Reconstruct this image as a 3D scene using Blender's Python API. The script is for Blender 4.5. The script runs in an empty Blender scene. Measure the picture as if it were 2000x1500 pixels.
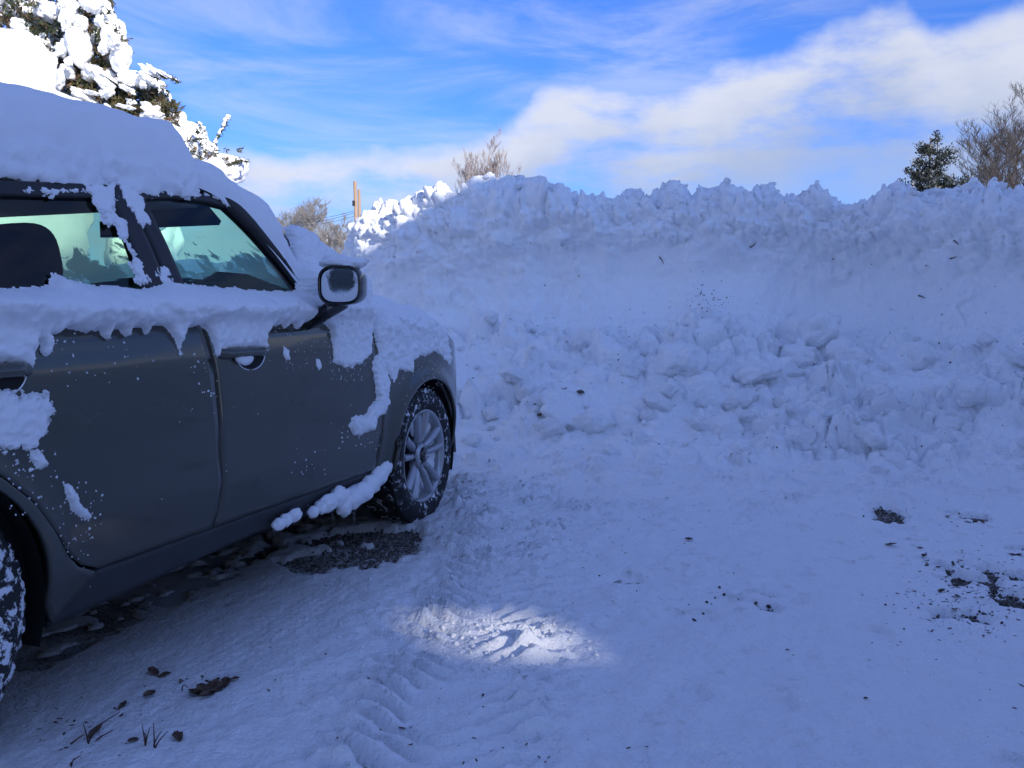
import bpy, bmesh, math, random
import numpy as np
from mathutils import Vector, Matrix

# ------------------------------------------------------------------ camera, world, sun, exposure
sc = bpy.context.scene
R = math.radians
FPX, CAM_H, PITCH, YAW = 1677.0, 1.040, 0.085, 0.345
cam_d = bpy.data.cameras.new('camera'); cam = bpy.data.objects.new('camera', cam_d)
sc.collection.objects.link(cam); sc.camera = cam
cam_d.sensor_width = 36.0; cam_d.lens = FPX / 2000.0 * 36.0
cam_d.clip_start = 0.05; cam_d.clip_end = 2000.0
cam.location = (0, 0, CAM_H); cam.rotation_euler = (math.pi/2 - PITCH, 0, 0)

SUN_AZ, SUN_EL = R(145), R(23)          # azimuth from +Y towards +X: behind the camera, to the right
TO_SUN = Vector((math.sin(SUN_AZ)*math.cos(SUN_EL), math.cos(SUN_AZ)*math.cos(SUN_EL), math.sin(SUN_EL)))
sun_d = bpy.data.lights.new('sun', 'SUN'); sun_d.energy = 2.4; sun_d.angle = R(0.6); sun_d.color = (1.0, 0.93, 0.82)
sun = bpy.data.objects.new('sun', sun_d); sc.collection.objects.link(sun)
sun.rotation_euler = TO_SUN.to_track_quat('Z', 'Y').to_euler()

SKY_STRENGTH, EXPOSURE = 0.06, 1.38
vs = sc.view_settings
vs.view_transform = 'Standard'; vs.look = 'None'; vs.gamma = 1.0; vs.exposure = EXPOSURE
vs.use_curve_mapping = False
sc.cycles.use_denoising = True
sc.cycles.max_bounces = 8; sc.cycles.transparent_max_bounces = 12

class NT:
    """tiny node helper"""
    def __init__(s, tree): s.t = tree; s.n = tree.nodes; s.l = tree.links
    def add(s, typ, **kw):
        n = s.n.new(typ)
        for k, v in kw.items(): setattr(n, k, v)
        return n
    def link(s, a, b): s.l.new(a, b)
    def val(s, sock, v):
        if hasattr(v, 'is_output') or isinstance(v, bpy.types.NodeSocket): s.l.new(v, sock)
        else: sock.default_value = v
    def math(s, op, a, b=0.0, c=None, clamp=False):
        n = s.n.new('ShaderNodeMath'); n.operation = op; n.use_clamp = clamp
        s.val(n.inputs[0], a); s.val(n.inputs[1], b)
        if c is not None: s.val(n.inputs[2], c)
        return n.outputs[0]
    def smooth(s, x, lo, hi):
        n = s.n.new('ShaderNodeMapRange'); n.interpolation_type = 'SMOOTHSTEP'
        s.val(n.inputs[0], x); s.val(n.inputs[1], lo); s.val(n.inputs[2], hi)
        return n.outputs[0]
    def noise(s, vec, scale, detail=4, rough=0.55, dist=0.0):
        n = s.n.new('ShaderNodeTexNoise'); n.inputs['Scale'].default_value = scale
        n.inputs['Detail'].default_value = detail; n.inputs['Roughness'].default_value = rough
        n.inputs['Distortion'].default_value = dist
        if vec is not None: s.l.new(vec, n.inputs['Vector'])
        return n.outputs[0]
    def mapping(s, vec, scale=(1, 1, 1), rot=(0, 0, 0), loc=(0, 0, 0)):
        n = s.n.new('ShaderNodeMapping'); n.inputs['Scale'].default_value = scale
        n.inputs['Rotation'].default_value = rot; n.inputs['Location'].default_value = loc
        s.l.new(vec, n.inputs['Vector']); return n.outputs[0]
    def mix(s, fac, a, b):
        n = s.n.new('ShaderNodeMix'); n.data_type = 'RGBA'
        s.val(n.inputs[0], fac)
        for i, v in ((6, a), (7, b)):
            if isinstance(v, bpy.types.NodeSocket): s.l.new(v, n.inputs[i])
            else: n.inputs[i].default_value = (*v, 1)
        return n.outputs[2]

world = bpy.data.worlds.new('World'); sc.world = world; world.use_nodes = True
w = NT(world.node_tree)
bg = w.n['Background']; bg.inputs[1].default_value = SKY_STRENGTH
sky = w.add('ShaderNodeTexSky'); sky.sky_type = 'NISHITA'; sky.sun_disc = False
sky.sun_elevation = SUN_EL; sky.sun_rotation = SUN_AZ; sky.altitude = 100
sky.air_density = 1.0; sky.dust_density = 1.2; sky.ozone_density = 3.0
SKY_TINT = (0.42, 0.74, 1.50)
tint = w.add('ShaderNodeMix', data_type='RGBA', blend_type='MULTIPLY'); tint.inputs[0].default_value = 1
tint.inputs[7].default_value = (*SKY_TINT, 1); w.link(sky.outputs[0], tint.inputs[6])
geo = w.add('ShaderNodeTexCoord').outputs['Generated']
sep = w.add('ShaderNodeSeparateXYZ'); w.link(geo, sep.inputs[0])
X, Y, Z = sep.outputs
az = w.math('ARCTAN2', X, Y); el = w.math('ARCSINE', Z)
def px_az(u): return (u-1000)/FPX
def px_el(v): return (607-v)/FPX
curve = w.add('ShaderNodeFloatCurve')
w.link(w.math('MULTIPLY_ADD', az, 1/(2*math.pi), 0.5), curve.inputs[1])
cm = curve.mapping; cv = cm.curves[0]
tops = [(-900, 330), (350, 330), (480, 305), (600, 300), (760, 295), (880, 262), (980, 250), (1040, 195), (1200, 165), (1290, 185), (1400, 160), (1480, 140),
        (1540, 100), (1640, 70), (1710, 85), (1760, 130), (1850, 125), (2000, 120), (2300, 170), (2700, 230), (3300, 280)]
pts = [(0.0, 0.20)] + [(px_az(u)/(2*math.pi)+.5, px_el(v)) for u, v in tops] + [(1.0, 0.20)]
while len(cv.points) < len(pts): cv.points.new(0.5, 0.5)
for p, (a, b) in zip(cv.points, pts): p.location = (a, b)
for p in cv.points: p.handle_type = 'AUTO'
cm.update()
top = curve.outputs[0]
ang = w.add('ShaderNodeCombineXYZ'); w.link(az, ang.inputs[0]); w.link(el, ang.inputs[1])
A = ang.outputs[0]
n1 = w.noise(w.mapping(A, (1, 1.7, 1)), 7.0, 5, .55)
n2 = w.noise(w.mapping(A, (1, 2.6, 1), loc=(3, 1, 0)), 5.0, 6, .6)
rel = w.math('SUBTRACT', w.math('MULTIPLY_ADD', w.math('SUBTRACT', n1, .5), .085, top), el)
edge = w.smooth(rel, -0.006, 0.032)
body = w.smooth(rel, 0.30, 0.08)
band = w.math('MULTIPLY', edge, body)
thin = w.smooth(n2, .30, .56)
cum = w.math('MULTIPLY', band, w.math('MULTIPLY_ADD', thin, .74, .20), clamp=True)
# high thin streaks
st = w.noise(w.mapping(A, (1.0, 4.5, 1), rot=(0, 0, R(-14))), 3.2, 6, .62, .6)
streak = w.math('MULTIPLY', w.smooth(st, .36, .72), .42)
cov = w.math('MAXIMUM', cum, streak)
cov = w.math('MULTIPLY', cov, w.smooth(el, -.02, .03))
shade = w.noise(w.mapping(A, (1, 2, 1), loc=(5, 2, 0)), 9, 4)
lit = w.smooth(w.math('MULTIPLY_ADD', w.math('SUBTRACT', shade, .5), .10, rel), .14, .0)
ccol = w.mix(lit, (2.9, 3.4, 4.6), (5.0, 5.2, 5.9))
final = w.mix(cov, tint.outputs[2], ccol)
w.link(final, bg.inputs[0])

# ------------------------------------------------------------------ numpy noise
_rng = np.random.RandomState(7)
_perm = np.concatenate([_rng.permutation(256)]*3)
_grad = _rng.normal(size=(256, 3)); _grad /= np.linalg.norm(_grad, axis=1)[:, None]
_rnd = _rng.rand(256, 3)
def _h(i, j, k): return _perm[_perm[_perm[i & 255] + (j & 255)] + (k & 255)]
def perlin(P):
    P = np.asarray(P, float); I = np.floor(P).astype(int); F = P - I
    U = F*F*F*(F*(F*6-15)+10); out = np.zeros(len(P))
    for dx in (0, 1):
        wx = U[:, 0] if dx else 1-U[:, 0]
        for dy in (0, 1):
            wy = U[:, 1] if dy else 1-U[:, 1]
            for dz in (0, 1):
                wz = U[:, 2] if dz else 1-U[:, 2]
                g = _grad[_h(I[:, 0]+dx, I[:, 1]+dy, I[:, 2]+dz)]
                out += wx*wy*wz*((F-(dx, dy, dz))*g).sum(1)
    return out*1.6
def fbm(P, octv=4, gain=.5, lac=2.03):
    P = np.asarray(P, float); o = 0; a = 1.0
    for i in range(octv): o = o + a*perlin(P + i*17.3); P = P*lac; a *= gain
    return o
def billow(P, octv=4, gain=.5, lac=2.1):
    P = np.asarray(P, float); o = 0; a = 1.0
    for i in range(octv): o = o + a*(np.abs(perlin(P + i*9.7))*2-.5); P = P*lac; a *= gain
    return o
def worley(P):
    """F1, F2 distance and cell random"""
    P = np.asarray(P, float); I = np.floor(P).astype(int); F = P - I
    f1 = np.full(len(P), 9.); f2 = np.full(len(P), 9.); cid = np.zeros(len(P), int)
    for dx in (-1, 0, 1):
        for dy in (-1, 0, 1):
            for dz in (-1, 0, 1):
                hh = _h(I[:, 0]+dx, I[:, 1]+dy, I[:, 2]+dz)
                d = np.linalg.norm(_rnd[hh] + (dx, dy, dz) - F, axis=1)
                m = d < f1
                f2 = np.where(m, f1, np.minimum(f2, d)); cid = np.where(m, hh, cid); f1 = np.where(m, d, f1)
    return f1, f2, _rnd[cid, 0]
def sstep(x, a, b):
    t = np.clip((x-a)/(b-a), 0, 1); return t*t*(3-2*t)

# ------------------------------------------------------------------ mesh helpers
COL = sc.collection
def mesh_fast(name, V, F, smooth=True):
    V = np.asarray(V, np.float32); me = bpy.data.meshes.new(name)
    if isinstance(F, np.ndarray):
        k = F.shape[1]; me.vertices.add(len(V)); me.loops.add(F.size); me.polygons.add(len(F))
        me.vertices.foreach_set('co', V.ravel()); me.loops.foreach_set('vertex_index', F.astype(np.int32).ravel())
        me.polygons.foreach_set('loop_start', np.arange(0, F.size, k, dtype=np.int32))
        me.polygons.foreach_set('loop_total', np.full(len(F), k, np.int32))
        me.update(calc_edges=True)
    else:
        me.from_pydata([tuple(map(float, v)) for v in V], [], [tuple(int(i) for i in f) for f in F])
    if smooth: me.polygons.foreach_set('use_smooth', np.ones(len(me.polygons), bool))
    me.validate(); me.update()
    return me
def link(name, me, mat=None, parent=None):
    o = bpy.data.objects.new(name, me); COL.objects.link(o)
    if mat is not None and me is not None:
        me.materials.clear()
        for m in (mat if isinstance(mat, (list, tuple)) else [mat]): me.materials.append(m)
    if parent is not None: o.parent = parent
    return o
def tag(o, label=None, cat=None, group=None, kind=None):
    for k, v in (('label', label), ('category', cat), ('group', group), ('kind', kind)):
        if v: o[k] = v
    return o
def empty(name, loc=(0, 0, 0), rz=0):
    o = bpy.data.objects.new(name, None); COL.objects.link(o); o.location = loc; o.rotation_euler = (0, 0, rz); o.empty_display_size = .2
    return o
def grid_faces(nu, nv, cu=False, cv=False):
    iu = np.arange(nu if cu else nu-1); iv = np.arange(nv if cv else nv-1)
    a, b = np.meshgrid(iu, iv, indexing='ij'); a = a.ravel(); b = b.ravel()
    a2 = (a+1) % nu; b2 = (b+1) % nv
    return np.stack([a*nv+b, a2*nv+b, a2*nv+b2, a*nv+b2], 1)
def grid_normals(P):
    du = np.gradient(P, axis=0); dv = np.gradient(P, axis=1)
    n = np.cross(du, dv); n /= np.linalg.norm(n, axis=2)[..., None] + 1e-9
    return n
class MB:
    """collects simple shapes into one mesh"""
    def __init__(s): s.v = []; s.f = []
    def add(s, V, F):
        b = len(s.v); s.v += [tuple(map(float, x)) for x in V]; s.f += [tuple(int(i)+b for i in f) for f in F]; return s
    def box(s, c, size, rot=None):
        c = np.array(c, float); h = np.array(size, float)/2
        V = np.array([[x, y, z] for x in (-1, 1) for y in (-1, 1) for z in (-1, 1)])*h
        if rot is not None: V = V @ np.array(rot).T
        return s.add(V+c, [(0, 1, 3, 2), (4, 6, 7, 5), (0, 4, 5, 1), (2, 3, 7, 6), (0, 2, 6, 4), (1, 5, 7, 3)])
    def tube(s, pts, rad, n=6, cap=True):
        pts = np.asarray(pts, float); k = len(pts); rad = np.broadcast_to(rad, k)
        T = np.gradient(pts, axis=0); T /= np.linalg.norm(T, axis=1)[:, None]+1e-9
        up = np.array([0, 0, 1.]) if abs(T[0, 2]) < .9 else np.array([1., 0, 0])
        V = []
        for i in range(k):
            a = np.cross(T[i], up); a /= np.linalg.norm(a)+1e-9; b = np.cross(a, T[i])
            for j in range(n):
                t = 2*math.pi*j/n; V.append(pts[i] + rad[i]*(a*math.cos(t)+b*math.sin(t)))
        F = [(i*n+j, i*n+(j+1) % n, (i+1)*n+(j+1) % n, (i+1)*n+j) for i in range(k-1) for j in range(n)]
        if cap: F += [tuple(range(n))[::-1], tuple(range((k-1)*n, k*n))]
        return s.add(V, F)
    def build(s, name, mat, parent=None, smooth=False):
        return link(name, mesh_fast(name, np.array(s.v), s.f, smooth), mat, parent)
def lathe(profile, n, axis='y'):
    """profile: list of (axial, radius) -> V, F around the y axis"""
    pr = np.asarray(profile, float); k = len(pr)
    t = np.linspace(0, 2*math.pi, n, endpoint=False)
    V = np.stack([np.outer(np.cos(t), pr[:, 1]), np.tile(pr[:, 0], (n, 1)), np.outer(np.sin(t), pr[:, 1])], 2).reshape(-1, 3)
    return V, grid_faces(n, k, cu=True)
def resample(C, n, smooth=False):
    C = np.asarray(C, float); L = np.concatenate([[0], np.cumsum(np.linalg.norm(np.diff(C, axis=0), axis=1))])
    t = np.linspace(0, L[-1], n)
    if smooth:
        for _ in range(3):
            m = np.empty((2*len(C)-2+0, C.shape[1]))
            m[0::2] = .75*C[:-1]+.25*C[1:]; m[1::2] = .25*C[:-1]+.75*C[1:]
            C = np.concatenate([C[:1], m, C[-1:]])
        L = np.concatenate([[0], np.cumsum(np.linalg.norm(np.diff(C, axis=0), axis=1))]); t = np.linspace(0, L[-1], n)
    return np.stack([np.interp(t, L, C[:, i]) for i in range(C.shape[1])], 1)
def rand_stream(seed): return random.Random(seed)

# pixel of the 2000 px photograph -> direction / ground point
def ray(u, v):
    a = (u-1000)/FPX; b = (750-v)/FPX
    return np.array([a, math.cos(PITCH)+b*math.sin(PITCH), b*math.cos(PITCH)-math.sin(PITCH)])
def at_depth(u, v, dist):
    r = ray(u, v); t = dist/r[1]; return np.array([0, 0, CAM_H])+r*t
def ground_pt(u, v, z=0.0):
    r = ray(u, v); t = (z-CAM_H)/r[2]; return (np.array([0, 0, CAM_H])+r*t)[:2]

# ------------------------------------------------------------------ materials
def new_mat(name):
    m = bpy.data.materials.new(name); m.use_nodes = True
    t = NT(m.node_tree); return m, t, t.n['Principled BSDF']
def simple(name, col, rough=.5, metal=0.0, spec=.5, nscale=0, namp=.25, bump=0.0, bscale=80, coat=0.0):
    m, t, b = new_mat(name)
    b.inputs['Roughness'].default_value = rough; b.inputs['Metallic'].default_value = metal
    b.inputs['Specular IOR Level'].default_value = spec; b.inputs['Coat Weight'].default_value = coat
    co = t.add('ShaderNodeTexCoord').outputs['Object']
    if nscale:
        f = t.noise(co, nscale, 5, .6)
        t.link(t.mix(f, tuple(c*(1-namp) for c in col), tuple(min(1, c*(1+namp)) for c in col)), b.inputs['Base Color'])
    else: b.inputs['Base Color'].default_value = (*col, 1)
    if bump:
        bn = t.add('ShaderNodeBump'); bn.inputs['Strength'].default_value = bump; bn.inputs['Distance'].default_value = .01
        t.link(t.noise(co, bscale, 5, .6), bn.inputs['Height']); t.link(bn.outputs[0], b.inputs['Normal'])
    return m
def snow_mat(name, bump=.5, s1=45, s2=220, dirt=0.0, dist=.006, col=(.90, .915, .93), sss=.0):
    m, t, b = new_mat(name)
    co = t.add('ShaderNodeTexCoord').outputs['Object']
    b.inputs['Roughness'].default_value = .65; b.inputs['Specular IOR Level'].default_value = .2
    v = t.noise(co, 3.0, 4, .6)
    c = t.mix(v, tuple(x*.965 for x in col), col)
    if dirt:
        d = t.noise(co, 11, 6, .7); d2 = t.noise(t.mapping(co, loc=(4, 4, 4)), 1.1, 3)
        f = t.math('MULTIPLY', t.smooth(d, .54, .72), t.smooth(d2, .46, .70))
        c = t.mix(t.math('MULTIPLY', f, dirt), c, (.20, .16, .12))
    t.link(c, b.inputs['Base Color'])
    if sss:
        b.inputs['Subsurface Weight'].default_value = sss; b.inputs['Subsurface Scale'].default_value = .03
        b.inputs['Subsurface Radius'].default_value = (.6, .8, 1.0)
    h = t.math('ADD', t.math('MULTIPLY', t.noise(co, s1, 5, .62), 1.0), t.math('MULTIPLY', t.noise(co, s2, 3, .6), .35))
    bn = t.add('ShaderNodeBump'); bn.inputs['Strength'].default_value = bump; bn.inputs['Distance'].default_value = dist
    t.link(h, bn.inputs['Height']); t.link(bn.outputs[0], b.inputs['Normal'])
    return m
M = {}
M['snow'] = snow_mat('snow', .55)
M['snow_bank'] = snow_mat('snow_bank', .8, 26, 90, dirt=.30, dist=.016)
M['snow_ground'] = snow_mat('snow_ground', .9, 22, 90, dirt=.45, dist=.020)
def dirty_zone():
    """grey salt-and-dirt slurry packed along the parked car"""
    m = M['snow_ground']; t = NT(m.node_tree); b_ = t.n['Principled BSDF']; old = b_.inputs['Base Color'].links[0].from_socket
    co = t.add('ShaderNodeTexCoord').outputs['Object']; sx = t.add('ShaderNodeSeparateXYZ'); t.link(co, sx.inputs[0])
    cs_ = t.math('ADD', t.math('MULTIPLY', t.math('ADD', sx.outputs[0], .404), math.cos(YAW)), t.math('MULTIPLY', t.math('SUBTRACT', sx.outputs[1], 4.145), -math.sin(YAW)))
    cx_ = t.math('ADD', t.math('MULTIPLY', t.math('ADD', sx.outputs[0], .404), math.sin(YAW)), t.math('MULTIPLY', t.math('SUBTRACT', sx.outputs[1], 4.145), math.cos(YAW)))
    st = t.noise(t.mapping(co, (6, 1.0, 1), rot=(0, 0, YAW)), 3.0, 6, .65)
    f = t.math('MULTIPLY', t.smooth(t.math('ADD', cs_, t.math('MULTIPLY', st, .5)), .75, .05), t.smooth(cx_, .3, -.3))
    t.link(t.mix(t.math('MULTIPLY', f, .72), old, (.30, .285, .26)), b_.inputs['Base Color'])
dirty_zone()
M['snow_soft'] = snow_mat('snow_soft', .35, 25, 120)

def glass_mat(name, tint, frost=0.0):
    m, t, b = new_mat(name); t.n.remove(b); out = t.n['Material Output']
    tr = t.add('ShaderNodeBsdfTransparent'); tr.inputs[0].default_value = (*tint, 1)
    gl = t.add('ShaderNodeBsdfGlossy'); gl.inputs[1].default_value = .03
    lw = t.add('ShaderNodeLayerWeight'); fr = t.math('MULTIPLY_ADD', t.math('POWER', lw.outputs['Facing'], 5.0), .9, .05)
    mx = t.add('ShaderNodeMixShader'); t.link(fr, mx.inputs[0]); t.link(tr.outputs[0], mx.inputs[1]); t.link(gl.outputs[0], mx.inputs[2])
    last = mx.outputs[0]
    if frost:
        co = t.add('ShaderNodeTexCoord').outputs['Object']
        f = t.math('MULTIPLY', t.smooth(t.noise(co, 9, 6, .7), .50, .66), frost)
        di = t.add('ShaderNodeBsdfDiffuse'); di.inputs[0].default_value = (.8, .82, .84, 1)
        ts = t.add('ShaderNodeBsdfTranslucent'); ts.inputs[0].default_value = (.8, .82, .84, 1)
        m2 = t.add('ShaderNodeMixShader'); m2.inputs[0].default_value = .6; t.link(di.outputs[0], m2.inputs[1]); t.link(ts.outputs[0], m2.inputs[2])
        m3 = t.add('ShaderNodeMixShader'); t.link(f, m3.inputs[0]); t.link(last, m3.inputs[1]); t.link(m2.outputs[0], m3.inputs[2]); last = m3.outputs[0]
    t.link(last, out.inputs[0]); return m
M['glass'] = glass_mat('glass', (.84, .95, .90))
M['glass_dark'] = glass_mat('glass_dark', (.66, .68, .60))
M['glass_frost'] = glass_mat('glass_frost', (.72, .78, .66), frost=.75)
M['glass_windshield'] = glass_mat('glass_windshield', (.58, 1.0, .80))
def slush_mat():
    """thin half-melted snow on glass: runs of clear slush between opaque clots"""
    m, t, b = new_mat('snow_on_glass'); t.n.remove(b); out = t.n['Material Output']
    co = t.add('ShaderNodeTexCoord').outputs['Object']
    sx = t.add('ShaderNodeSeparateXYZ'); t.link(co, sx.inputs[0])
    f = t.noise(t.mapping(co, (1.0, 1.0, .36)), 8.5, 6, .62, .35)
    g = t.math('ADD', f, t.math('MULTIPLY', t.math('SUBTRACT', sx.outputs[2], 1.26), 1.5))
    k = t.smooth(g, .45, .52)
    di = t.add('ShaderNodeBsdfDiffuse'); di.inputs[0].default_value = (.55, .57, .58, 1)
    ts = t.add('ShaderNodeBsdfTranslucent'); ts.inputs[0].default_value = (.9, .92, .93, 1)
    tp = t.add('ShaderNodeBsdfTransparent'); tp.inputs[0].default_value = (1, 1, 1, 1)
    m1 = t.add('ShaderNodeMixShader'); m1.inputs[0].default_value = .35; t.link(di.outputs[0], m1.inputs[1]); t.link(ts.outputs[0], m1.inputs[2])
    m2 = t.add('ShaderNodeMixShader'); m2.inputs[0].default_value = .86; t.link(ts.outputs[0], m2.inputs[1]); t.link(tp.outputs[0], m2.inputs[2])
    mx = t.add('ShaderNodeMixShader'); t.link(k, mx.inputs[0]); t.link(m1.outputs[0], mx.inputs[1]); t.link(m2.outputs[0], mx.inputs[2]); t.link(mx.outputs[0], out.inputs[0])
    return m
M['snow_glass'] = slush_mat()

def paint_mat():
    m, t, b = new_mat('car_paint')
    co = t.add('ShaderNodeTexCoord').outputs['Object']
    b.inputs['Metallic'].default_value = .55; b.inputs['Coat Weight'].default_value = .8; b.inputs['Coat Roughness'].default_value = .06
    sx = t.add('ShaderNodeSeparateXYZ'); t.link(co, sx.inputs[0])
    grime = t.math('MULTIPLY', t.noise(co, 6, 6, .65), t.smooth(sx.outputs[2], 1.0, .25))
    sp = t.smooth(t.noise(co, 140, 2, .5), .70, .78)
    g = t.math('MAXIMUM', t.math('MULTIPLY', grime, .55), t.math('MULTIPLY', sp, .12))
    t.link(t.mix(g, (.066, .067, .052), (.105, .103, .090)), b.inputs['Base Color'])
    t.link(t.math('MULTIPLY_ADD', g, .5, .24), b.inputs['Roughness'])
    t.link(t.math('MULTIPLY_ADD', g, -1.0, .8), b.inputs['Coat Weight'])
    return m
M['paint'] = paint_mat()
M['black'] = simple('black_trim', (.012, .012, .013), .45, nscale=20, namp=.4)
M['gloss_black'] = simple('gloss_black', (.010, .010, .012), .12, coat=.5)
M['sill'] = simple('sill_plastic', (.035, .037, .04), .55, nscale=8, namp=.5)
M['chrome'] = simple('chrome', (.7, .71, .72), .15, 1.0)
def mirror_mat():
    m, t, b = new_mat('mirror_glass'); co = t.add('ShaderNodeTexCoord').outputs['Object']
    b.inputs['Base Color'].default_value = (.75, .78, .8, 1); b.inputs['Metallic'].default_value = 1; b.inputs['Roughness'].default_value = .12
    sx = t.add('ShaderNodeSeparateXYZ'); t.link(co, sx.inputs[0])
    dy = t.math('MULTIPLY', t.math('SUBTRACT', sx.outputs[1], -.9-.14-.012), 1/.075); dz = t.math('MULTIPLY', t.math('SUBTRACT', sx.outputs[2], 1.132+.022), 1/.068)
    d = t.math('SQRT', t.math('ADD', t.math('MULTIPLY', dy, dy), t.math('MULTIPLY', dz, dz)))
    f = t.smooth(t.math('ADD', d, t.math('MULTIPLY', t.noise(co, 22, 5, .6), 1.1)), 1.25, 1.5)
    di = t.add('ShaderNodeBsdfDiffuse'); di.inputs[0].default_value = (.85, .87, .9, 1)
    mx = t.add('ShaderNodeMixShader'); t.link(f, mx.inputs[0]); t.link(b.outputs[0], mx.inputs[1]); t.link(di.outputs[0], mx.inputs[2]); t.link(mx.outputs[0], t.n['Material Output'].inputs[0])
    return m
M['mirror'] = mirror_mat()
M['alloy'] = simple('alloy', (.42, .43, .45), .36, .75, nscale=25, namp=.15)
M['interior'] = simple('interior', (.022, .021, .020), .85, nscale=30, namp=.3)
M['seat'] = simple('seat_cloth', (.030, .029, .028), .95, nscale=60, namp=.3)
M['dark'] = simple('dark_under', (.012, .012, .012), .9)
def rubber_mat():
    m, t, b = new_mat('rubber'); co = t.add('ShaderNodeTexCoord').outputs['Object']
    f = t.math('MULTIPLY', t.smooth(t.noise(co, 34, 4, .65), .53, .60), t.smooth(t.noise(t.mapping(co, loc=(2, 0, 1)), 6, 3), .42, .58))
    t.link(t.mix(f, (.014, .014, .015), (.75, .77, .8)), b.inputs['Base Color'])
    b.inputs['Roughness'].default_value = .8
    return m
M['rubber'] = rubber_mat()
def rubber2():
    m, t, b = new_mat('rubber_snowy'); co = t.add('ShaderNodeTexCoord').outputs['Object']
    f = t.smooth(t.noise(co, 26, 5, .7), .49, .56)
    t.link(t.mix(f, (.018, .018, .019), (.78, .80, .83)), b.inputs['Base Color']); b.inputs['Roughness'].default_value = .8
    return m
M['rubber_snowy'] = rubber2()
M['ice'] = glass_mat('ice', (.80, .85, .90), frost=.35)
def gravel_mat():
    m, t, b = new_mat('packed_driveway'); co = t.add('ShaderNodeTexCoord').outputs['Object']
    vo = t.add('ShaderNodeTexVoronoi'); vo.inputs['Scale'].default_value = 90; t.link(co, vo.inputs['Vector'])
    c1 = t.mix(vo.outputs['Color'], (.05, .046, .038), (.17, .15, .125))
    st = t.noise(t.mapping(co, (9, 1.2, 1), rot=(0, 0, YAW)), 2.2, 6, .65)
    ice = t.mix(st, (.20, .195, .185), (.50, .50, .50))
    f = t.smooth(t.noise(t.mapping(co, loc=(3, 7, 0)), 2.6, 6, .7), .40, .56)
    c2 = t.mix(f, c1, ice)
    t.link(c2, b.inputs['Base Color']); b.inputs['Roughness'].default_value = .8
    bn = t.add('ShaderNodeBump'); bn.inputs['Strength'].default_value = .7; bn.inputs['Distance'].default_value = .01
    t.link(t.math('MULTIPLY', vo.outputs['Distance'], t.math('SUBTRACT', 1.2, f)), bn.inputs['Height']); t.link(bn.outputs[0], b.inputs['Normal'])
    return m
M['gravel'] = gravel_mat()
def rand_col(name, cols, rough=.85):
    m, t, b = new_mat(name); co = t.add('ShaderNodeTexCoord').outputs['Object']
    vo = t.add('ShaderNodeTexNoise'); vo.inputs['Scale'].default_value = 40; vo.inputs['Detail'].default_value = 1; t.link(co, vo.inputs['Vector'])
    t.link(t.mix(t.smooth(vo.outputs[0], .35, .65), cols[0], cols[1]), b.inputs['Base Color']); b.inputs['Roughness'].default_value = rough
    return m
M['stone'] = rand_col('stone', ((.045, .04, .034), (.16, .14, .115)))
M['leaf'] = rand_col('dead_leaf', ((.05, .034, .024), (.13, .075, .045)))
M['twig'] = rand_col('twig', ((.05, .03, .025), (.13, .06, .045)))
M['bark'] = simple('bark', (.10, .085, .07), .9, nscale=6, namp=.4)
M['bark_frost'] = simple('bark_frost', (.22, .20, .18), .9, nscale=2.5, namp=.5)
M['bark_birch'] = simple('bark_birch', (.30, .25, .235), .9, nscale=3, namp=.3)
M['bark_dark'] = simple('bark_dark', (.075, .062, .055), .9, nscale=3, namp=.4)
M['pole'] = simple('pole_wood', (.33, .22, .14), .9, nscale=1.5, namp=.25)
M['pole_grey'] = simple('pole_grey', (.55, .53, .50), .9, nscale=1.5, namp=.2)
M['wire'] = simple('wire', (.03, .03, .03), .6)
def foliage(name, a, b_, snow=0.0):
    m, t, b = new_mat(name); co = t.add('ShaderNodeTexCoord').outputs['Object']
    c = t.mix(t.smooth(t.noise(co, 3.0, 3), .35, .65), a, b_)
    if snow:
        g = t.add('ShaderNodeNewGeometry'); s = t.add('ShaderNodeSeparateXYZ'); t.link(g.outputs['Normal'], s.inputs[0])
        f = t.math('MULTIPLY', t.smooth(t.noise(t.mapping(co, loc=(1, 5, 2)), 2.2, 4), .52, .62), snow)
        c = t.mix(f, c, (.82, .84, .87))
    t.link(c, b.inputs['Base Color']); b.inputs['Roughness'].default_value = .8
    return m
M['needles'] = foliage('needles', (.035, .055, .020), (.10, .085, .035))
M['needles_brown'] = foliage('needles_brown', (.09, .055, .03), (.17, .11, .06))
M['cedar'] = foliage('cedar', (.006, .012, .008), (.016, .024, .014), snow=.28)
M['siding'] = simple('siding', (.30, .26, .22), .8, nscale=5, namp=.1)
M['roofing'] = simple('roofing', (.06, .06, .065), .9, nscale=5, namp=.3)

exec_parts = []
# ------------------------------------------------------------------ car frame (used by the ground too)
FW, DD = 3.765, 1.782
fwd = np.array([math.sin(YAW), math.cos(YAW)]); rgt = np.array([math.cos(YAW), -math.sin(YAW)])
CAR0 = FW*fwd - DD*rgt                                  # right front wheel, on the ground, world xy
CAR_LOC = CAR0 - 1.285*fwd - .9*rgt; CAR_RZ = math.pi/2 - YAW
def to_car(x, y):
    dx = x-CAR0[0]; dy = y-CAR0[1]
    return dx*fwd[0]+dy*fwd[1], dx*rgt[0]+dy*rgt[1]     # (x forward of the front axle, s out of the right side)

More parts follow.
